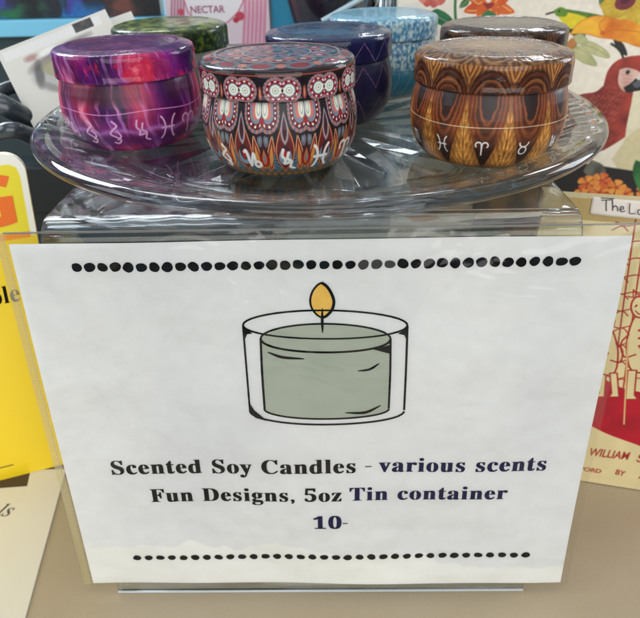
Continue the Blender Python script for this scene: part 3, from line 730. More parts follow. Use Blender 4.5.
text('lettering', bold('Maple')[0:0]+''.join(chr(0x1D5BA+ord(c)-97) if False else c for c in bold('hole')), e0-.004, e1, eb, .0125, lambda u, v, z: yP(u, v, .0004), m_ink, yb, off=-.004)

# white card lying on the counter in front of the yellow book
wc = empty('white_card', (0,0,0)); tag(wc, 'white printed card lying flat on the counter at the lower left', 'card')
a = at(66, 469, Z=ZC+.0016); b = at(24, 622, Z=ZC+.0016); L0 = Vector((-.42, a.y-.02, .0016)); d_ = (b-a).normalized(); b2 = a+d_*.30
bm = bmesh.new(); quad = [a+Vector((0,.0,0)), b2, b2+Vector((-.25,-.02,0)), a+Vector((-.25,.0,0))]
f = [bm.verts.new(q) for q in quad]; g = [bm.verts.new((q.x, q.y, ZC+.0002)) for q in quad]
bm.faces.new(f); bm.faces.new(g[::-1])
for i in range(4): bm.faces.new([f[i], g[i], g[(i+1)%4], f[(i+1)%4]])
bmesh.ops.bevel(bm, geom=bm.edges[:], offset=.0003, segments=1, affect='EDGES')
bm_obj('card', bm, mat('white_card_stock', (226,220,202), .4, coat=.5, coatr=.12, bump=[(26,.0006)]), wc)
def cfn(u, v, z): return Vector((u, v, ZC+.0019))
q0 = at(-16, 514, Z=ZC+.0019); q1 = at(9.5, 516, Z=ZC+.0019)
text('lettering', ital('als'), q0.x, q1.x, q1.y, .0105, cfn, m_grey, wc, slant=.12)
bm = bmesh.new(); bm.faces.new([bm.verts.new(at(x, y, Z=ZC+.0018)) for x, y in ((-20,478),(0,477),(30,472),(27,486),(0,488),(-20,489))]); bm_obj('dark_band', bm, mat('dark_brown', (74,56,44), .5), wc)  # dark brown patch along the card's back edge, below the yellow book
# ------------------------------------------------------------------ cream and red book on the right
rb = empty('red_and_cream_book', (0,0,0)); tag(rb, 'cream book with red line figures and hand lettering, standing at the right behind the sign', 'book')
m_cov = mat('book_cover', rough=.5, attr=True, coat=.1, coatr=.25, spec=.3, bump=[(60,.0003)])
A = at(561, 477.5, Z=ZC+.0008); B = at(640, 490, Z=ZC+.0008); bx = (B-A).normalized()
T0 = at(600, 197, Y=A.y+.020); bn0 = None
bu = Vector((0, .13, 1)); bu = (bu-bx*bu.dot(bx)).normalized(); bnr = bx.cross(bu).normalized(); bnr = -bnr if bnr.y > 0 else bnr
def bxy(px, py):
    d = ray(px, py); t = (A-CAM).dot(bnr)/d.dot(bnr); q = CAM+d*t-A; return q.dot(bx), q.dot(bu)
def bP(x, y, l=0): return A+bx*x+bu*y+bnr*l
x_l = bxy(540, 215)[0]; x_r = x_l+.145; hb = bxy(600, 199)[1]
xs = np.linspace(x_l, x_r, 560); ys = np.linspace(0, hb, 800); cv = Canvas(xs, ys, (214,196,146))
cream = (214,196,146); red = (178,8,34); ln = (158,40,30)
B_ = lambda pts: [bxy(x, y) for x, y in pts]
# tan top band
yt_ = bxy(610, 222)[1]; cv.poly([(x_l,yt_),(x_r,yt_),(x_r,hb),(x_l,hb)], (178,152,96))
# the solid red ground with curved lower edge
cv.poly(B_([(540,362),(600,378),(640,392),(760,400),(760,470),(700,462),(660,455),(640,446),(605,433),(578,418),(540,395)]), red, smooth=5, var=((150,10,30), 60, 3))
w = .00075
# rope ladder / rigging
for k, x in enumerate((616, 627, 634, 652, 668)):
    cv.line(B_([(x+24, 190), (x+8, 300), (x-4, 390)]), w*1.2, ln)
for k in range(10):
    y = 222+k*17; cv.line(B_([(616-k*1.2, y), (626-k*1.2, y+4), (640-k*1.2, y+2), (655, y+5), (690, y)]), w, ln, smooth=5)
    cv.line(B_([(612, y+8), (622, y+4), (628, y+9)]), w, ln, smooth=4)
# figures: round heads, bodies, arms, staffs
def figure(ox, oy, s, flip=1):
    F = lambda pts: B_([(ox+flip*x*s, oy+y*s) for x, y in pts])
    cv.poly(F([(-9,-2),(-4,-12),(4,-12),(9,-2),(12,14),(9,34),(-2,38),(-11,30),(-13,12)]), cream, rim=(w*1.5, ln), smooth=4)
    cv.poly(F([(-7,-14),(-8,-22),(-3,-29),(4,-29),(8,-22),(6,-14),(0,-11)]), cream, rim=(w*1.5, ln), smooth=4)
    cv.line(F([(-8,-27),(-11,-33),(-5,-30),(-3,-37),(1,-31),(6,-36),(6,-29),(11,-30)]), w, ln)
    cv.line(F([(-4,-22),(-3,-21)]), w*1.6, ln); cv.line(F([(3,-22),(4,-21)]), w*1.6, ln); cv.line(F([(-3,-16),(1,-14),(4,-17)]), w, ln)
    cv.line(F([(-11,4),(-18,16),(-10,22),(0,16)]), w*1.4, ln, smooth=4); cv.line(F([(10,4),(17,12),(14,24),(4,22)]), w*1.4, ln, smooth=4)
    for q in (0, 7, 14): cv.line(F([(0,q),(1,q+.6)]), w*1.8, ln)
    cv.poly(F([(-8,36),(-9,58),(-14,62),(-3,62),(-1,38)]), cream, rim=(w*1.3, ln)); cv.poly(F([(3,36),(5,58),(2,62),(13,62),(11,36)]), cream, rim=(w*1.3, ln))
figure(607, 340, .92); figure(640, 330, 1.12, -1); figure(678, 335, 1.2); figure(720, 330, 1.2, -1)
for x in (624, 660, 700): cv.line(B_([(x+4, 340), (x, 424)]), w*1.4, (206,170,110))
# lettering strokes are meshes below; paint cover
GX, GY = np.meshgrid(xs, ys); P = np.zeros(GX.shape+(3,))
for k in range(3): P[..., k] = A[k]+GX*bx[k]+GY*bu[k]
nz = fbm(GX*90+9, GY*90, seed=77); cv.c = cv.c*(.95+.09*nz[...,None])
grid('cover', P, cv.c, m_cov, rb)
slab('pages', [(x_l,0),(x_r,0),(x_r,hb),(x_l,hb)], bP, .014, mat('book_board', (196,178,130), .7), rb)
m_redink = mat('red_ink', (170,44,28), .5)
def btext(s, p0_, p1_, h):
    a_, b_ = bxy(*p0_), bxy(*p1_); k = (b_[1]-a_[1])/(b_[0]-a_[0])
    text('lettering', s, a_[0], b_[0], a_[1], h, lambda u, v, z: bP(u, v+(u-a_[0])*k, .0004), m_redink, rb, off=.012, slant=.12)
btext('WILLIAM', (588,455), (627.5,459.5), .0064); btext('S', (636,461.5), (642,462), .0064)
btext('FOREWORD', (556,467), (600.5,473), .0034); btext('BY', (615,474), (624,476), .0044); btext('A', (638,478), (645,479), .0044)
# handwritten slip
sp = empty('handwritten_label', (0,0,0)); tag(sp, 'white paper slip with handwritten words The Lor along the top of the cream book', 'label')
q = [bxy(591,195.5), bxy(592.5,212.5)]; y1 = bxy(592,195.5)[1]; y0 = bxy(592,213)[1]; x0 = bxy(591,205)[0]
sl0 = (bxy(640,200.5)[1]-bxy(592,195.5)[1])/(bxy(640,200.5)[0]-bxy(592,195.5)[0])
us = np.linspace(x0, x0+.085, 60); P = np.zeros((8, 60, 3)); 
for j in range(8):
    for i, u in enumerate(us):
        v = y0-.0004+(y1-y0)*j/7+(u-x0)*(sl0 if j else sl0*1.1); P[j,i] = bP(u, v, .0006+.0006*math.sin(i*.25))
o = grid('slip', P, None, mat('slip_paper', (226,216,206), .7, bump=[(120,.0002)]), sp)
sm = o.modifiers.new('s', 'SOLIDIFY'); sm.thickness = .0002; sm.offset = -1
hand = [[(601,199.5),(612,199)],[(606,199.5),(605.8,205),(606,210.2)],[(612,198.5),(612.3,205),(612.4,210)],[(612.4,207),(615,205),(617,207),(617.4,210.4)],[(619.5,208.8),(623,208),(622.6,206),(620.5,206.2),(619.5,209),(621.5,211),(625,210)],
        [(629.5,202.5),(629,208),(629.3,212.6),(635,212.9)],[(639,209),(637.3,210),(637.5,213),(640,213.7),(641.6,211.5),(640.3,209.2),(639,209)],[(644.5,209.5),(645,214)],[(645,211),(647,209.5),(649,210)],[(655,214),(654,210),(658,210)],[(600.5,197.2),(614,197.9)]]
hs = []
for s_ in hand:
    pts = [(bxy(*p)) for p in s_]; pts = [(p.x, p.y) for p in smooth_pts([(a_, b_, 0) for a_, b_ in pts], 5)]
    n = len(pts); P = np.zeros((2, n, 3))
    for i, (a_, b_) in enumerate(pts):
        xa, ya = pts[max(i-1,0)]; xb, yb_ = pts[min(i+1,n-1)]; L = math.hypot(xb-xa, yb_-ya)+1e-9; nx, ny = -(yb_-ya)/L, (xb-xa)/L
        P[0,i] = bP(a_+nx*.00028, b_+ny*.00028, .0018); P[1,i] = bP(a_-nx*.00028, b_-ny*.00028, .0018)
    hs.append(grid('h', P))
join('handwriting', hs, mat('pen_ink', (48,48,56), .5), sp)

# ------------------------------------------------------------------ floral panel with parrot
YP = .335
fp = empty('floral_panel', (0,0,0)); tag(fp, 'cream panel printed with red parrot, hibiscus and green bird, behind the tins', 'printed panel')
def fxy(px, py): q = at(px, py, Y=YP); return q.x, q.z
x0 = fxy(398, 20)[0]; x1 = .46; z1 = .345
xs = np.linspace(x0, x1, 900); zs = np.linspace(ZC+.0002, z1, 780)
CR = (238,229,212); cv = Canvas(xs, zs, CR)
F = lambda pts: [fxy(x, y) for x, y in pts]
def fl(pts, col, var=None, rim=None, smooth=5): cv.poly(F(pts), col, smooth=smooth, var=var, rim=rim)
def st_(pts, w_, col, smooth=5): cv.line(F(pts), w_, col, smooth=smooth)
# paler paper wash
fl([(560,150),(700,60),(760,260),(600,240)], (234,226,206))
# upper left: pink bloom, stem, leaf
for a_ in range(9): fl([(432+10*math.cos(a_*.7)+dx, -4+7*math.sin(a_*.7)+dy) for dx, dy in ((-6,0),(0,-5),(6,0),(0,5))], (208,104,92) if a_ % 2 else (224,138,116), var=((180,70,62), 120))
st_([(456,-10),(455,8),(456,24)], .0022, (52,112,60))
fl([(430,12),(438,9),(450,16),(455,27),(446,27),(435,22)], (46,118,72), var=((28,88,52), 90)); st_([(431,13),(442,19),(454,26)], .0006, (140,180,140))
# orange star flower with white vein outlines
for a_, L in ((200,26),(238,20),(300,20),(340,28),(20,22),(160,20),(270,14)):
    r_ = math.radians(a_); cx, cy = 488, 4; ex, ey = cx+L*math.cos(r_)*1.0, cy-L*math.sin(r_)*.85; px_, py_ = -math.sin(r_)*6, -math.cos(r_)*6
    fl([(cx,cy),((cx+ex)/2+px_,(cy+ey)/2+py_),(ex,ey),((cx+ex)/2-px_,(cy+ey)/2-py_)], (226,110,40), var=((204,78,24), 120)); st_([(cx+(ex-cx)*.35,cy+(ey-cy)*.35),((cx+ex)/2+px_*.45,(cy+ey)/2+py_*.45),(cx+(ex-cx)*.85,cy+(ey-cy)*.85)], .0007, (246,196,120))
fl([(480,16),(488,10),(497,16),(498,24),(488,26),(480,24)], (60,120,70)); fl([(482,3),(494,3),(488,9)], (150,40,30))
# green and yellow bird
fl([(552,12),(558,8),(566,9),(585,12),(604,16),(622,22),(600,24),(572,16),(560,12)], (58,104,50), var=((120,150,40), 120))
fl([(556,13),(566,12),(586,17),(596,24),(588,34),(572,30),(562,22)], (228,206,36), var=((150,170,40), 90)); fl([(565,28),(578,30),(586,36),(574,36)], (30,60,44)); fl([(553,11),(560,7),(567,10),(566,16),(557,16)], (96,140,36))
st_([(546,14),(553,12)], .0014, (30,30,30), 0); cv.ell(*fxy(559,11), .0008, .0008, 0, (10,10,10))
# yellow hibiscus, two blooms
def petals(cx, cy, R, n, c1, c2, rot=0, sq=.8):
    for k in range(n):
        a_ = rot+2*PI*k/n; ex, ey = cx+R*math.cos(a_), cy+R*math.sin(a_)*sq; px_, py_ = -math.sin(a_)*R*.46, math.cos(a_)*R*.46*sq
        fl([(cx,cy),(cx*.5+ex*.5+px_,cy*.5+ey*.5+py_),(ex+px_*.8,ey+py_*.8),(ex*1.02-cx*.02,ey),(ex-px_*.8,ey-py_*.8),(cx*.5+ex*.5-px_,cy*.5+ey*.5-py_)], c1, var=(c2, 70, 3+k), rim=(.0007, c2))
        for q_ in (-.4, 0, .4): st_([(cx+(ex-cx)*.2,cy+(ey-cy)*.2),(ex*.85+cx*.15+px_*q_,ey*.85+cy*.15+py_*q_)], .0005, c2)
fl([(636,20),(650,10),(660,60),(640,40)], (24,26,22)); fl([(612,34),(624,44),(628,56),(618,50)], (40,40,34))
petals(632, 2, 30, 5, (222,200,74), (190,150,40), .3)
cv.ell(*fxy(626,2), .0085, .006, .2, (120,44,52)); cv.ell(*fxy(626,0), .004, .003, .2, (84,22,40))
fl([(570,34),(580,22),(596,16),(612,18),(628,24),(640,34),(650,48),(636,46),(620,40),(602,38),(586,34)], (246,184,52), var=((214,104,20), 45), rim=(.0006,(206,120,30)))
fl([(602,36),(612,22),(630,20),(646,30),(644,44),(622,42)], (244,172,44), var=((206,98,22), 50)); st_([(604,34),(618,30),(640,32)], .0006, (196,104,20)); st_([(602,33),(600,24),(606,18)], .0006, (196,104,20)); cv.ell(*fxy(603,33), .002, .0016, 0, (206,90,30))
for bx_, by_, L_, an in ((650,24,22,.3),(646,50,18,.9),(560,30,10,2.6),(512,20,14,.3),(470,-2,14,2.4),(540,-4,16,-.2),(600,4,12,-1.2)):
    ex, ey = bx_+L_*math.cos(an), by_+L_*math.sin(an); nx_, ny_ = -math.sin(an)*L_*.22, math.cos(an)*L_*.22
    fl([(bx_,by_),((bx_+ex)/2+nx_,(by_+ey)/2+ny_),(ex,ey),((bx_+ex)/2-nx_,(by_+ey)/2-ny_)], (70,118,62), var=((34,76,44), 110), rim=(.0004,(30,64,38))); st_([(bx_,by_),(ex,ey)], .0004, (150,176,110))
# orange butterfly / pale leaves
fl([(566,44),(572,38),(578,42),(574,50),(566,50)], (216,128,70), var=((170,120,60), 120))
for p_ in ([(571,50),(582,46),(594,58),(597,66),(586,64),(576,58)], [(580,42),(592,42),(606,50),(610,58),(598,56),(586,50)], [(573,36),(582,34),(588,42),(578,44)]):
    fl(p_, (196,192,142), var=((166,172,120), 90), rim=(.0004,(150,156,104)))
st_([(574,46),(588,54),(596,64)], .0004, (140,146,96)); st_([(582,44),(596,49),(608,56)], .0004, (140,146,96))
st_([(612,44),(620,50),(624,58)], .0018, (36,34,30))
# red parrot
RED = (170,62,48); RD2 = (120,36,32)
fl([(604,86),(608,72),(616,62),(628,57),(646,56),(660,62),(668,78),(664,96),(650,112),(636,128),(622,140),(600,152),(584,150),(560,150),(548,130),(556,108),(570,98),(584,94),(596,92)], RED, var=(RD2, 80))
fl([(556,112),(570,98),(586,96),(598,104),(596,124),(584,138),(562,146),(548,130)], (140,60,50), var=((84,44,50), 60))
for k in range(26):
    cx, cy = 560+random.random()*60, 96+random.random()*44; st_([(cx-4,cy-2),(cx,cy+1.5),(cx+4,cy-1)], .0006, (170,84,64) if k % 2 else (104,38,32))
for k in range(18):
    cx, cy = 608+random.random()*28, 62+random.random()*30; st_([(cx-2,cy),(cx+2,cy+1.5)], .0005, (176,88,66))
for row in range(13):
    for k in range(12):
        cx = 572+row*3.0+k*5.0+random.uniform(-.8,.8); cy = 148-row*6.4+k*1.0+random.uniform(-.8,.8)
        if 94 < cy < 150 and 562 < cx < 626 and (cx-560)/62+(cy-100)/150 < 1.05 and cy > 152-(cx-556)*1.9 and cy < 160-(cx-600)*1.1:
            st_([(cx-2.4,cy-1.6),(cx,cy+1.8),(cx+2.4,cy-1.2)], .0006, (196,96,72)); st_([(cx-2.0,cy-.4),(cx,cy+3.0),(cx+2.2,cy)], .0005, (92,30,30))
fl([(620,70),(628,68),(640,72),(648,82),(640,90),(626,92),(619,84)], (226,190,176), var=((206,160,148), 120))
for k in range(4): st_([(622+k*1.2,75+k*3.6),(632,76+k*3.4)], .0004, (190,120,110))
cv.ell(*fxy(628.5,72.5), .0019, .0019, 0, (60,70,60)); cv.ell(*fxy(628.5,72.5), .0010, .0010, 0, (14,14,14))
fl([(624,88),(632,83),(640,76),(652,76),(656,92),(648,100),(638,92),(628,93)], (28,26,30)); fl([(636,78),(646,72),(660,78),(662,98),(652,92)], (214,206,190)); fl([(633,84),(640,80),(642,86),(636,88)], (88,92,96))
# lower right: pale fields, orange blossoms on black, leaves
fl([(634,92),(700,86),(720,160),(650,180),(626,150)], (230,220,190)); fl([(612,160),(640,128),(700,120),(700,190),(630,176)], (214,202,160))
fl([(556,170),(580,164),(612,168),(640,172),(700,180),(720,260),(640,250),(560,246),(520,230),(480,240),(440,222),(470,190),(520,182)], (26,24,26))
fl([(592,160),(604,166),(606,176),(596,178),(584,172)], (110,108,96), var=((70,70,64), 100))
for cx, cy, R in ((588,184,9),(602,181,9),(617,188,9),(600,193,9),(626,194,7),(582,196,8),(646,192,9),(610,200,7)):
    for k in range(5):
        a_ = k*1.256+cx; fl([(cx,cy),(cx+R*math.cos(a_-.5),cy+R*.8*math.sin(a_-.5)),(cx+R*1.15*math.cos(a_),cy+R*.9*math.sin(a_)),(cx+R*math.cos(a_+.5),cy+R*.8*math.sin(a_+.5))], (240,160,70), var=((214,84,40), 110, 5+k))
    cv.ell(*fxy(cx,cy), .0022, .0018, 0, (196,70,34))
fl([(636,160),(646,166),(652,186),(646,200),(638,188),(633,172)], (58,130,66), var=((30,92,44), 90)); fl([(632,206),(640,196),(660,190),(664,204),(646,210)], (40,104,56), var=((24,80,40), 80))
for p_ in ([(430,225),(450,212),(480,214),(500,228),(478,240),(450,238)], [(508,240),(520,222),(546,216),(560,226),(540,242)], [(400,250),(420,236),(446,246),(430,262)]):
    fl(p_, (24,66,40), var=((12,36,24), 60))
fl([(500,222),(530,210),(560,214),(556,236),(520,244)], (120,84,58), var=((84,56,40), 60)); fl([(420,205),(460,200),(470,214),(430,220)], (196,170,150))
fl([(404,150),(430,140),(440,180),(415,200)], (214,150,96), var=((190,110,60), 60)); fl([(470,250),(560,250),(600,300),(480,320)], (92,80,62))
GX, GZ = np.meshgrid(xs, zs); cv.c = cv.c*(.94+.10*fbm(GX*260, GZ*260, seed=91)[...,None])
P = np.stack([GX, np.full(GX.shape, YP)+.0015*np.sin(GX*30), GZ], -1)
grid('printed_face', P, cv.c, mat('canvas_print', rough=.65, attr=True, bump=[(500,.00008)], coat=.1, coatr=.3), fp)
box('backing_board', (x0, YP+.003, ZC+.0002), (x1, YP+.018, z1), mat('backing_board', (206,196,176), .8), fp)

# ------------------------------------------------------------------ things in the background
m_white = mat('white_paint', (206,208,208), .45)
def plain(name, c, r=.5, **k): return mat(name, c, r, **k)
# grey display block that carries the back row
gb_ = box('display_block', (-.135, .37, ZC+.0002), (.095, .66, .243), plain('grey_laminate', (176,180,178), .4, var=(20,(160,165,165),.5)), bev=.002)
tag(gb_, 'pale grey display block behind the glass plate', 'display block')
# dark crate left behind the riser
dk = box('dark_crate', (-.34, .20, ZC+.0002), (-.036, .335, .165), plain('dark_teal_board', (14,24,28), .4, var=(12,(16,24,28),.8)), bev=.003)
tag(dk, 'dark teal crate standing behind the left side of the riser', 'crate')
# cabinet with sky blue shelf edge
YB = .50
za = at(0, 38, Y=YB).z; zb_ = at(0, 20.5, Y=YB).z
cab = empty('shelf_unit', (0,0,0)); tag(cab, 'dark shelf unit with a sky blue front edge in the left background', 'shelf unit')
box('cabinet_panel', (-.75, YB+.012, ZC+.0002), (-.14, YB+.3, za), plain('dark_cabinet', (46,66,70), .5, var=(6,(38,54,60),.8)), cab)
box('shelf_edge', (-.75, YB, za+.0005), (-.14, YB+.3, zb_), plain('sky_blue_laminate', (128,206,238), .35), cab, bev=.0015)
bb = box('blue_box', (-.06, .47, .2435), (.035, .56, .36), plain('cyan_card', (60,196,240), .4, var=(25,(60,190,236),.6)), bev=.001)
tag(bb, 'bright cyan box standing between the pink carton and the dark bowl', 'box')
# painting on the shelf
pt = empty('painting', (0,0,0)); tag(pt, 'dark painting with blue, violet, green and yellow brushwork on the blue shelf', 'painting')
xs = np.linspace(-.62, -.175, 420); zs = np.linspace(zb_+.0008, zb_+.22, 220); GX, GZ = np.meshgrid(xs, zs)
n1 = fbm(GX*28+3, GZ*20, seed=101); n2 = fbm(GX*34+9, GZ*26, seed=105); n3 = fbm(GX*22+5, GZ*30, seed=109); n4 = fbm(GX*40+5, GZ*24, seed=113)
c = mixc((20,24,34), (36,46,60), n1); c = mixc(c, (60,60,150), (n2-.5)*8); c = mixc(c, (34,104,66), (n3-.55)*9); c = mixc(c, (28,110,170), (n4-.56)*9); c = mixc(c, (196,196,50), (fbm(GX*30+50, GZ*16+3, seed=117)-.62)*12); c = mixc(c, (110,60,50), (fbm(GX*40+50, GZ*30+3, seed=121)-.62)*9); c = mixc(c, (8,8,12), (fbm(GX*16+2, GZ*9+3, seed=124)-.52)*9)
P = np.stack([GX, np.full(GX.shape, YB+.01), GZ], -1); grid('canvas', P, c, mat('oil_paint', rough=.45, attr=True, bump=[(200,.0004)]), pt)
box('stretcher', (-.62, YB+.0105, zb_+.0008), (-.175, YB+.03, zb_+.22), plain('raw_canvas', (190,180,160), .8), pt)
# pink carton lettered NECTAR
YN = .43
nc = empty('pink_carton', (0,0,0)); tag(nc, 'pink and white striped carton lettered NECTAR behind the green-lidded tin', 'carton')
na, nb_ = at(168, 30, Y=YN), at(270, 30, Y=YN)
xs = np.linspace(na.x, nb_.x, 260); zs = np.linspace(.2438, .37, 260); cv = Canvas(xs, zs, (214,196,204))
N_ = lambda pts: [(at(x, y, Y=YN).x, at(x, y, Y=YN).z) for x, y in pts]
for k in range(5): cv.poly(N_([(172+k*3,-60),(174+k*3,-60),(172+k*3,40),(170+k*3,40)]), (176,110,134))
cv.poly(N_([(184,-60),(243,-60),(243,2),(238,12),(228,22),(214,26),(198,22),(188,12),(184,0)]), (226,220,224), rim=(.0012,(190,96,120)), smooth=0)
for k in range(6): cv.poly(N_([(246+k*4,-60),(247.5+k*4,-60),(246.5+k*4,16),(243+k*4,80),(241+k*4,80)]), (206,130,156))
cv.ell(*N_([(240,16)])[0], .0045, .004, 0, (188,60,80)); cv.ell(*N_([(236,20)])[0], .003, .0025, 0, (170,40,60)); cv.ell(*N_([(181,12)])[0], .003, .003, 0, (190,70,90))
GX, GZ = np.meshgrid(xs, zs); P = np.stack([GX, np.full(GX.shape, YN), GZ], -1); grid('front', P, cv.c, mat('carton_print', rough=.4, attr=True, coat=.3), nc)
box('carton_body', (na.x, YN+.0006, .2438), (nb_.x, YN+.05, .37), plain('carton_card', (214,184,194), .5), nc)
fn = lambda u, v, z: Vector((u, YN-.0005, v))
t0, t1 = at(191, 13, Y=YN), at(225, 12, Y=YN); text('lettering', 'NECTAR', t0.x, t1.x, t0.z, .0062, fn, plain('mauve_ink', (150,70,96), .5), nc, off=.01)
t0, t1 = at(186, 1, Y=YN), at(238, 0, Y=YN); cv2 = None
# dark bowl, white stick, glass tumbler
p = at(328, 26, Y=.42)
bw = lathe('dark_bowl', [(.0,.0),(.022,.0),(.026,.004),(.034,.02),(.042,.05),(.046,.08),(.044,.082),(.038,.05),(.028,.02),(.0,.012)], plain('dark_glaze', (40,24,38), .2, coat=.6, var=(18,(20,46,60),.9)), n=64)
bw.location = (p.x, .43, .2435); tag(bw, 'dark maroon glazed bowl behind the navy tin', 'bowl')
a_, b_ = at(366,-4,Y=.375), at(322,21,Y=.372)
tag(tube('white_stick', [a_+(a_-b_)*1.2, a_, b_], .0022, plain('white_plastic', (180,205,215), .4)), 'thin white stick slanting in front of the dark bowl', 'stick')
p = at(388, 12, Y=.385)
gl = lathe('glass_tumbler', [(0,.001),(.013,.001),(.0145,.004),(.0155,.09),(.0143,.09),(.0128,.008),(0,.007)], mat('plain_glass', (225,238,242), .02, trans=1, ior=1.5), n=48); gl.location = (p.x, .388, .2435)
tag(gl, 'small clear glass tumbler behind the pale blue tin', 'glass')
# tilted white box with printed photo
def tilted(name, c0, c1, c2, Y, thick, label, cat, pic=True):
    a, b, c = at(*c0, Y=Y[0]), at(*c1, Y=Y[1]), at(*c2, Y=Y[2])
    ex, ey = (b-a), (c-a); n = ex.cross(ey).normalized(); n = -n if n.y > 0 else n
    root = empty(name, (0,0,0)); tag(root, label, cat)
    W, H = ex.length, ey.length; ex.normalize(); ey = (ey-ex*ey.dot(ex)).normalized()
    xs = np.linspace(0, W, 300); ys = np.linspace(0, H, 260); cv = Canvas(xs, ys, (206,204,196))
    if pic:
        s = W/106
        T = lambda pts: [(x*s, y*s) for x, y in pts]
        cv.poly(T([(4,3),(98,3),(98,12),(4,12)]), (214,214,210)); cv.poly(T([(72,2),(90,2),(90,11),(72,11)]), (24,24,30), var=((60,60,60), 300))
        sf = 7*s
        for x, y, rx, ry, ro, co_, al in ((52,40,34,20,.1,(150,150,150),.55),(34,24,16,5,-.3,(110,100,96),.6),(60,18,24,3,-.08,(90,88,88),.7),(26,34,4,12,.3,(70,70,70),.7),(40,34,11,7,.5,(150,148,110),.8),(56,42,16,9,.3,(84,84,88),.7),(56,40,8,4,.3,(200,198,190),.9),(26,17,7,3,0,(150,110,104),.7),(40,17,9,3,-.2,(226,226,222),.9),(72,52,16,8,.2,(120,118,114),.6),(30,48,10,3,.8,(120,118,112),.6)):
            cv.ell(x*s, y*s, rx*s, ry*s, ro, co_, a=al, soft=2.2*s)
    GX, GY = np.meshgrid(xs, ys); P = np.zeros(GX.shape+(3,))
    for k in range(3): P[...,k] = a[k]+GX*ex[k]+GY*ey[k]
    grid('printed_cover', P, cv.c, mat('matt_cover', rough=.4, attr=True, coat=.3), root)
    slab('pages', [(0,0),(W,0),(W,H),(0,H)], lambda x, y, l=0: a+ex*x+ey*y+n*l, thick, plain('white_pages', (214,212,204), .7), root)
tilted('white_book', (-4,52), (105,9), (54,150), (.235,.265,.20), .010, 'white book with a greyish photo cover, tilted behind the purple tin', 'book')
tilted('white_book', (100,22), (131,11), (112,60), (.285,.295,.27), .006, 'small plain white book leaning behind the tilted photo book', 'book', pic=False)
# dark bent tube (basket rim) at the left
tb = empty('dark_basket', (0,0,0)); tag(tb, 'dark grey glossy basket with thick tubular rims beside the left edge of the plate', 'basket')
m_tube = plain('dark_gloss_plastic', (44,52,60), .28, coat=.6)
K = lambda pts, Y: smooth_pts([at(x, y, Y=Y+dy) for x, y, dy in pts], 10)
tube('rim', K([(-40,86,.02),(-18,95,0),(4,106,-.01),(26,118,0),(50,128,.01),(80,136,.02)], .215), .0075, m_tube, tb)
tube('rim', K([(-40,125,.0),(-12,100,.0),(8,88,.01),(24,86,.02),(34,92,.03),(38,112,.03)], .235), .005, m_tube, tb)
tube('rim', K([(-40,140,.0),(-10,138,0),(10,130,-.01),(30,136,.0),(60,150,.01)], .20), .006, m_tube, tb)
box('basket_side', (-.34,.19,.166), (-.165,.2,.2), plain('basket_black', (18,24,28), .5), tb)

# ------------------------------------------------------------------ light
def area(name, loc, target, sx, sy, power, col=(1,1,1)):
    l = bpy.data.lights.new(name, 'AREA'); l.shape = 'RECTANGLE'; l.size = sx; l.size_y = sy; l.energy = power; l.color = col
    o = bpy.data.objects.new(name, l); COL.objects.link(o); o.location = loc; o.rotation_euler = (Vector(target)-Vector(loc)).to_track_quat('-Z', 'Y').to_euler(); return o
area('ceiling_panel', (.25, -.35, 2.3), (0, .1, .2), 1.6, 1.2, 9, (1,.97,.92))
area('front_fill', (.3, -2.6, 1.0), (0, 0, .15), 3.4, 2.2, 60, (1,.985,.965))  # unseen fill lamp added behind the camera to brighten the upright sign
area('ceiling_panel', (-.9, 1.5, 2.2), (0, .1, .2), 1.1, .5, 16, (.95,.98,1))
area('shop_window', (-1.9, 1.6, 1.75), (0, .15, .25), 1.0, 1.0, 66, (.78,.90,1))
area('ceiling_panel', (1.0, 2.2, 1.7), (0, .1, .2), 1.2, .25, 12, (.9,.96,1))
area('side_window', (-2.2, -.3, 1.2), (0, .1, .2), 1.2, 1.2, 12, (.88,.95,1))
area('side_window', (2.1, .9, .9), (0, .1, .2), .7, 1.1, 16, (.85,.93,1))
w = bpy.data.worlds.new('World'); scn.world = w; w.use_nodes = True; nt = w.node_tree; bg = nt.nodes['Background']
tc = nt.nodes.new('ShaderNodeTexCoord'); sx_ = nt.nodes.new('ShaderNodeSeparateXYZ'); nt.links.new(tc.outputs['Generated'], sx_.inputs[0])
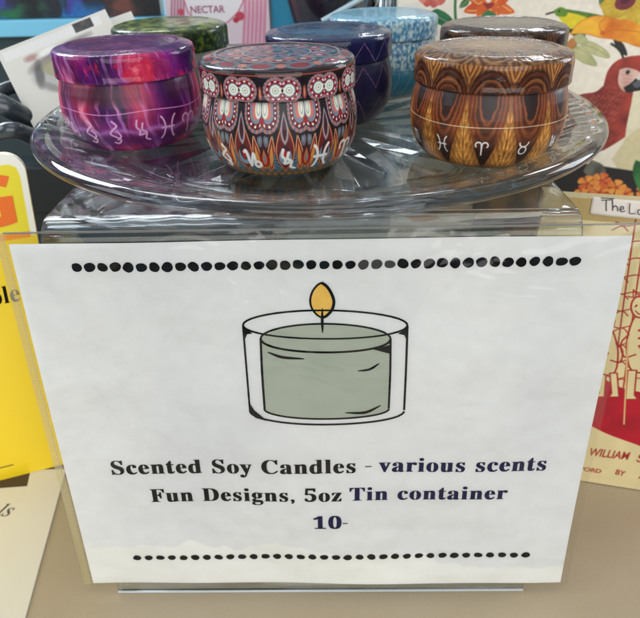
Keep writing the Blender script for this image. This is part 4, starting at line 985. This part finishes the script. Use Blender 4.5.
rp = nt.nodes.new('ShaderNodeValToRGB'); nt.links.new(sx_.outputs['Z'], rp.inputs[0])
e = rp.color_ramp.elements; e[0].position = .0; e[0].color = (.14,.15,.16,1); e[1].position = 1; e[1].color = (.55,.56,.58,1)
q = rp.color_ramp.elements.new(.12); q.color = (.22,.25,.29,1); q = rp.color_ramp.elements.new(.45); q.color = (.40,.42,.45,1)
nz = nt.nodes.new('ShaderNodeTexNoise'); nz.inputs['Scale'].default_value = 4.5; nz.inputs['Detail'].default_value = 3; nt.links.new(tc.outputs['Generated'], nz.inputs['Vector'])
mr = nt.nodes.new('ShaderNodeMapRange'); mr.inputs[1].default_value = .40; mr.inputs[2].default_value = .63; mr.inputs[3].default_value = .10; mr.inputs[4].default_value = 2.1; nt.links.new(nz.outputs['Fac'], mr.inputs[0])
mx = nt.nodes.new('ShaderNodeVectorMath'); mx.operation = 'SCALE'; nt.links.new(rp.outputs[0], mx.inputs[0]); nt.links.new(mr.outputs[0], mx.inputs['Scale'])
nb = nt.nodes.new('ShaderNodeTexNoise'); nb.inputs['Scale'].default_value = 3.1; nt.links.new(tc.outputs['Generated'], nb.inputs['Vector'])
mb = nt.nodes.new('ShaderNodeMapRange'); mb.inputs[1].default_value = .52; mb.inputs[2].default_value = .60; mb.inputs[4].default_value = .7; nt.links.new(nb.outputs['Fac'], mb.inputs[0])
mc = nt.nodes.new('ShaderNodeMix'); mc.data_type = 'RGBA'; nt.links.new(mb.outputs[0], mc.inputs['Factor']); nt.links.new(mx.outputs[0], mc.inputs['A']); mc.inputs['B'].default_value = (.12,.34,.52,1)
nt.links.new(mc.outputs['Result'], bg.inputs['Color']); bg.inputs['Strength'].default_value = .85

scn.view_settings.view_transform = 'Standard'; scn.view_settings.look = 'None'; scn.view_settings.exposure = .12; scn.view_settings.gamma = 1
scn.cycles.use_denoising = True
scn.cycles.max_bounces = 16; scn.cycles.transmission_bounces = 14; scn.cycles.glossy_bounces = 6; scn.cycles.transparent_max_bounces = 12
scn.cycles.sample_clamp_indirect = 20
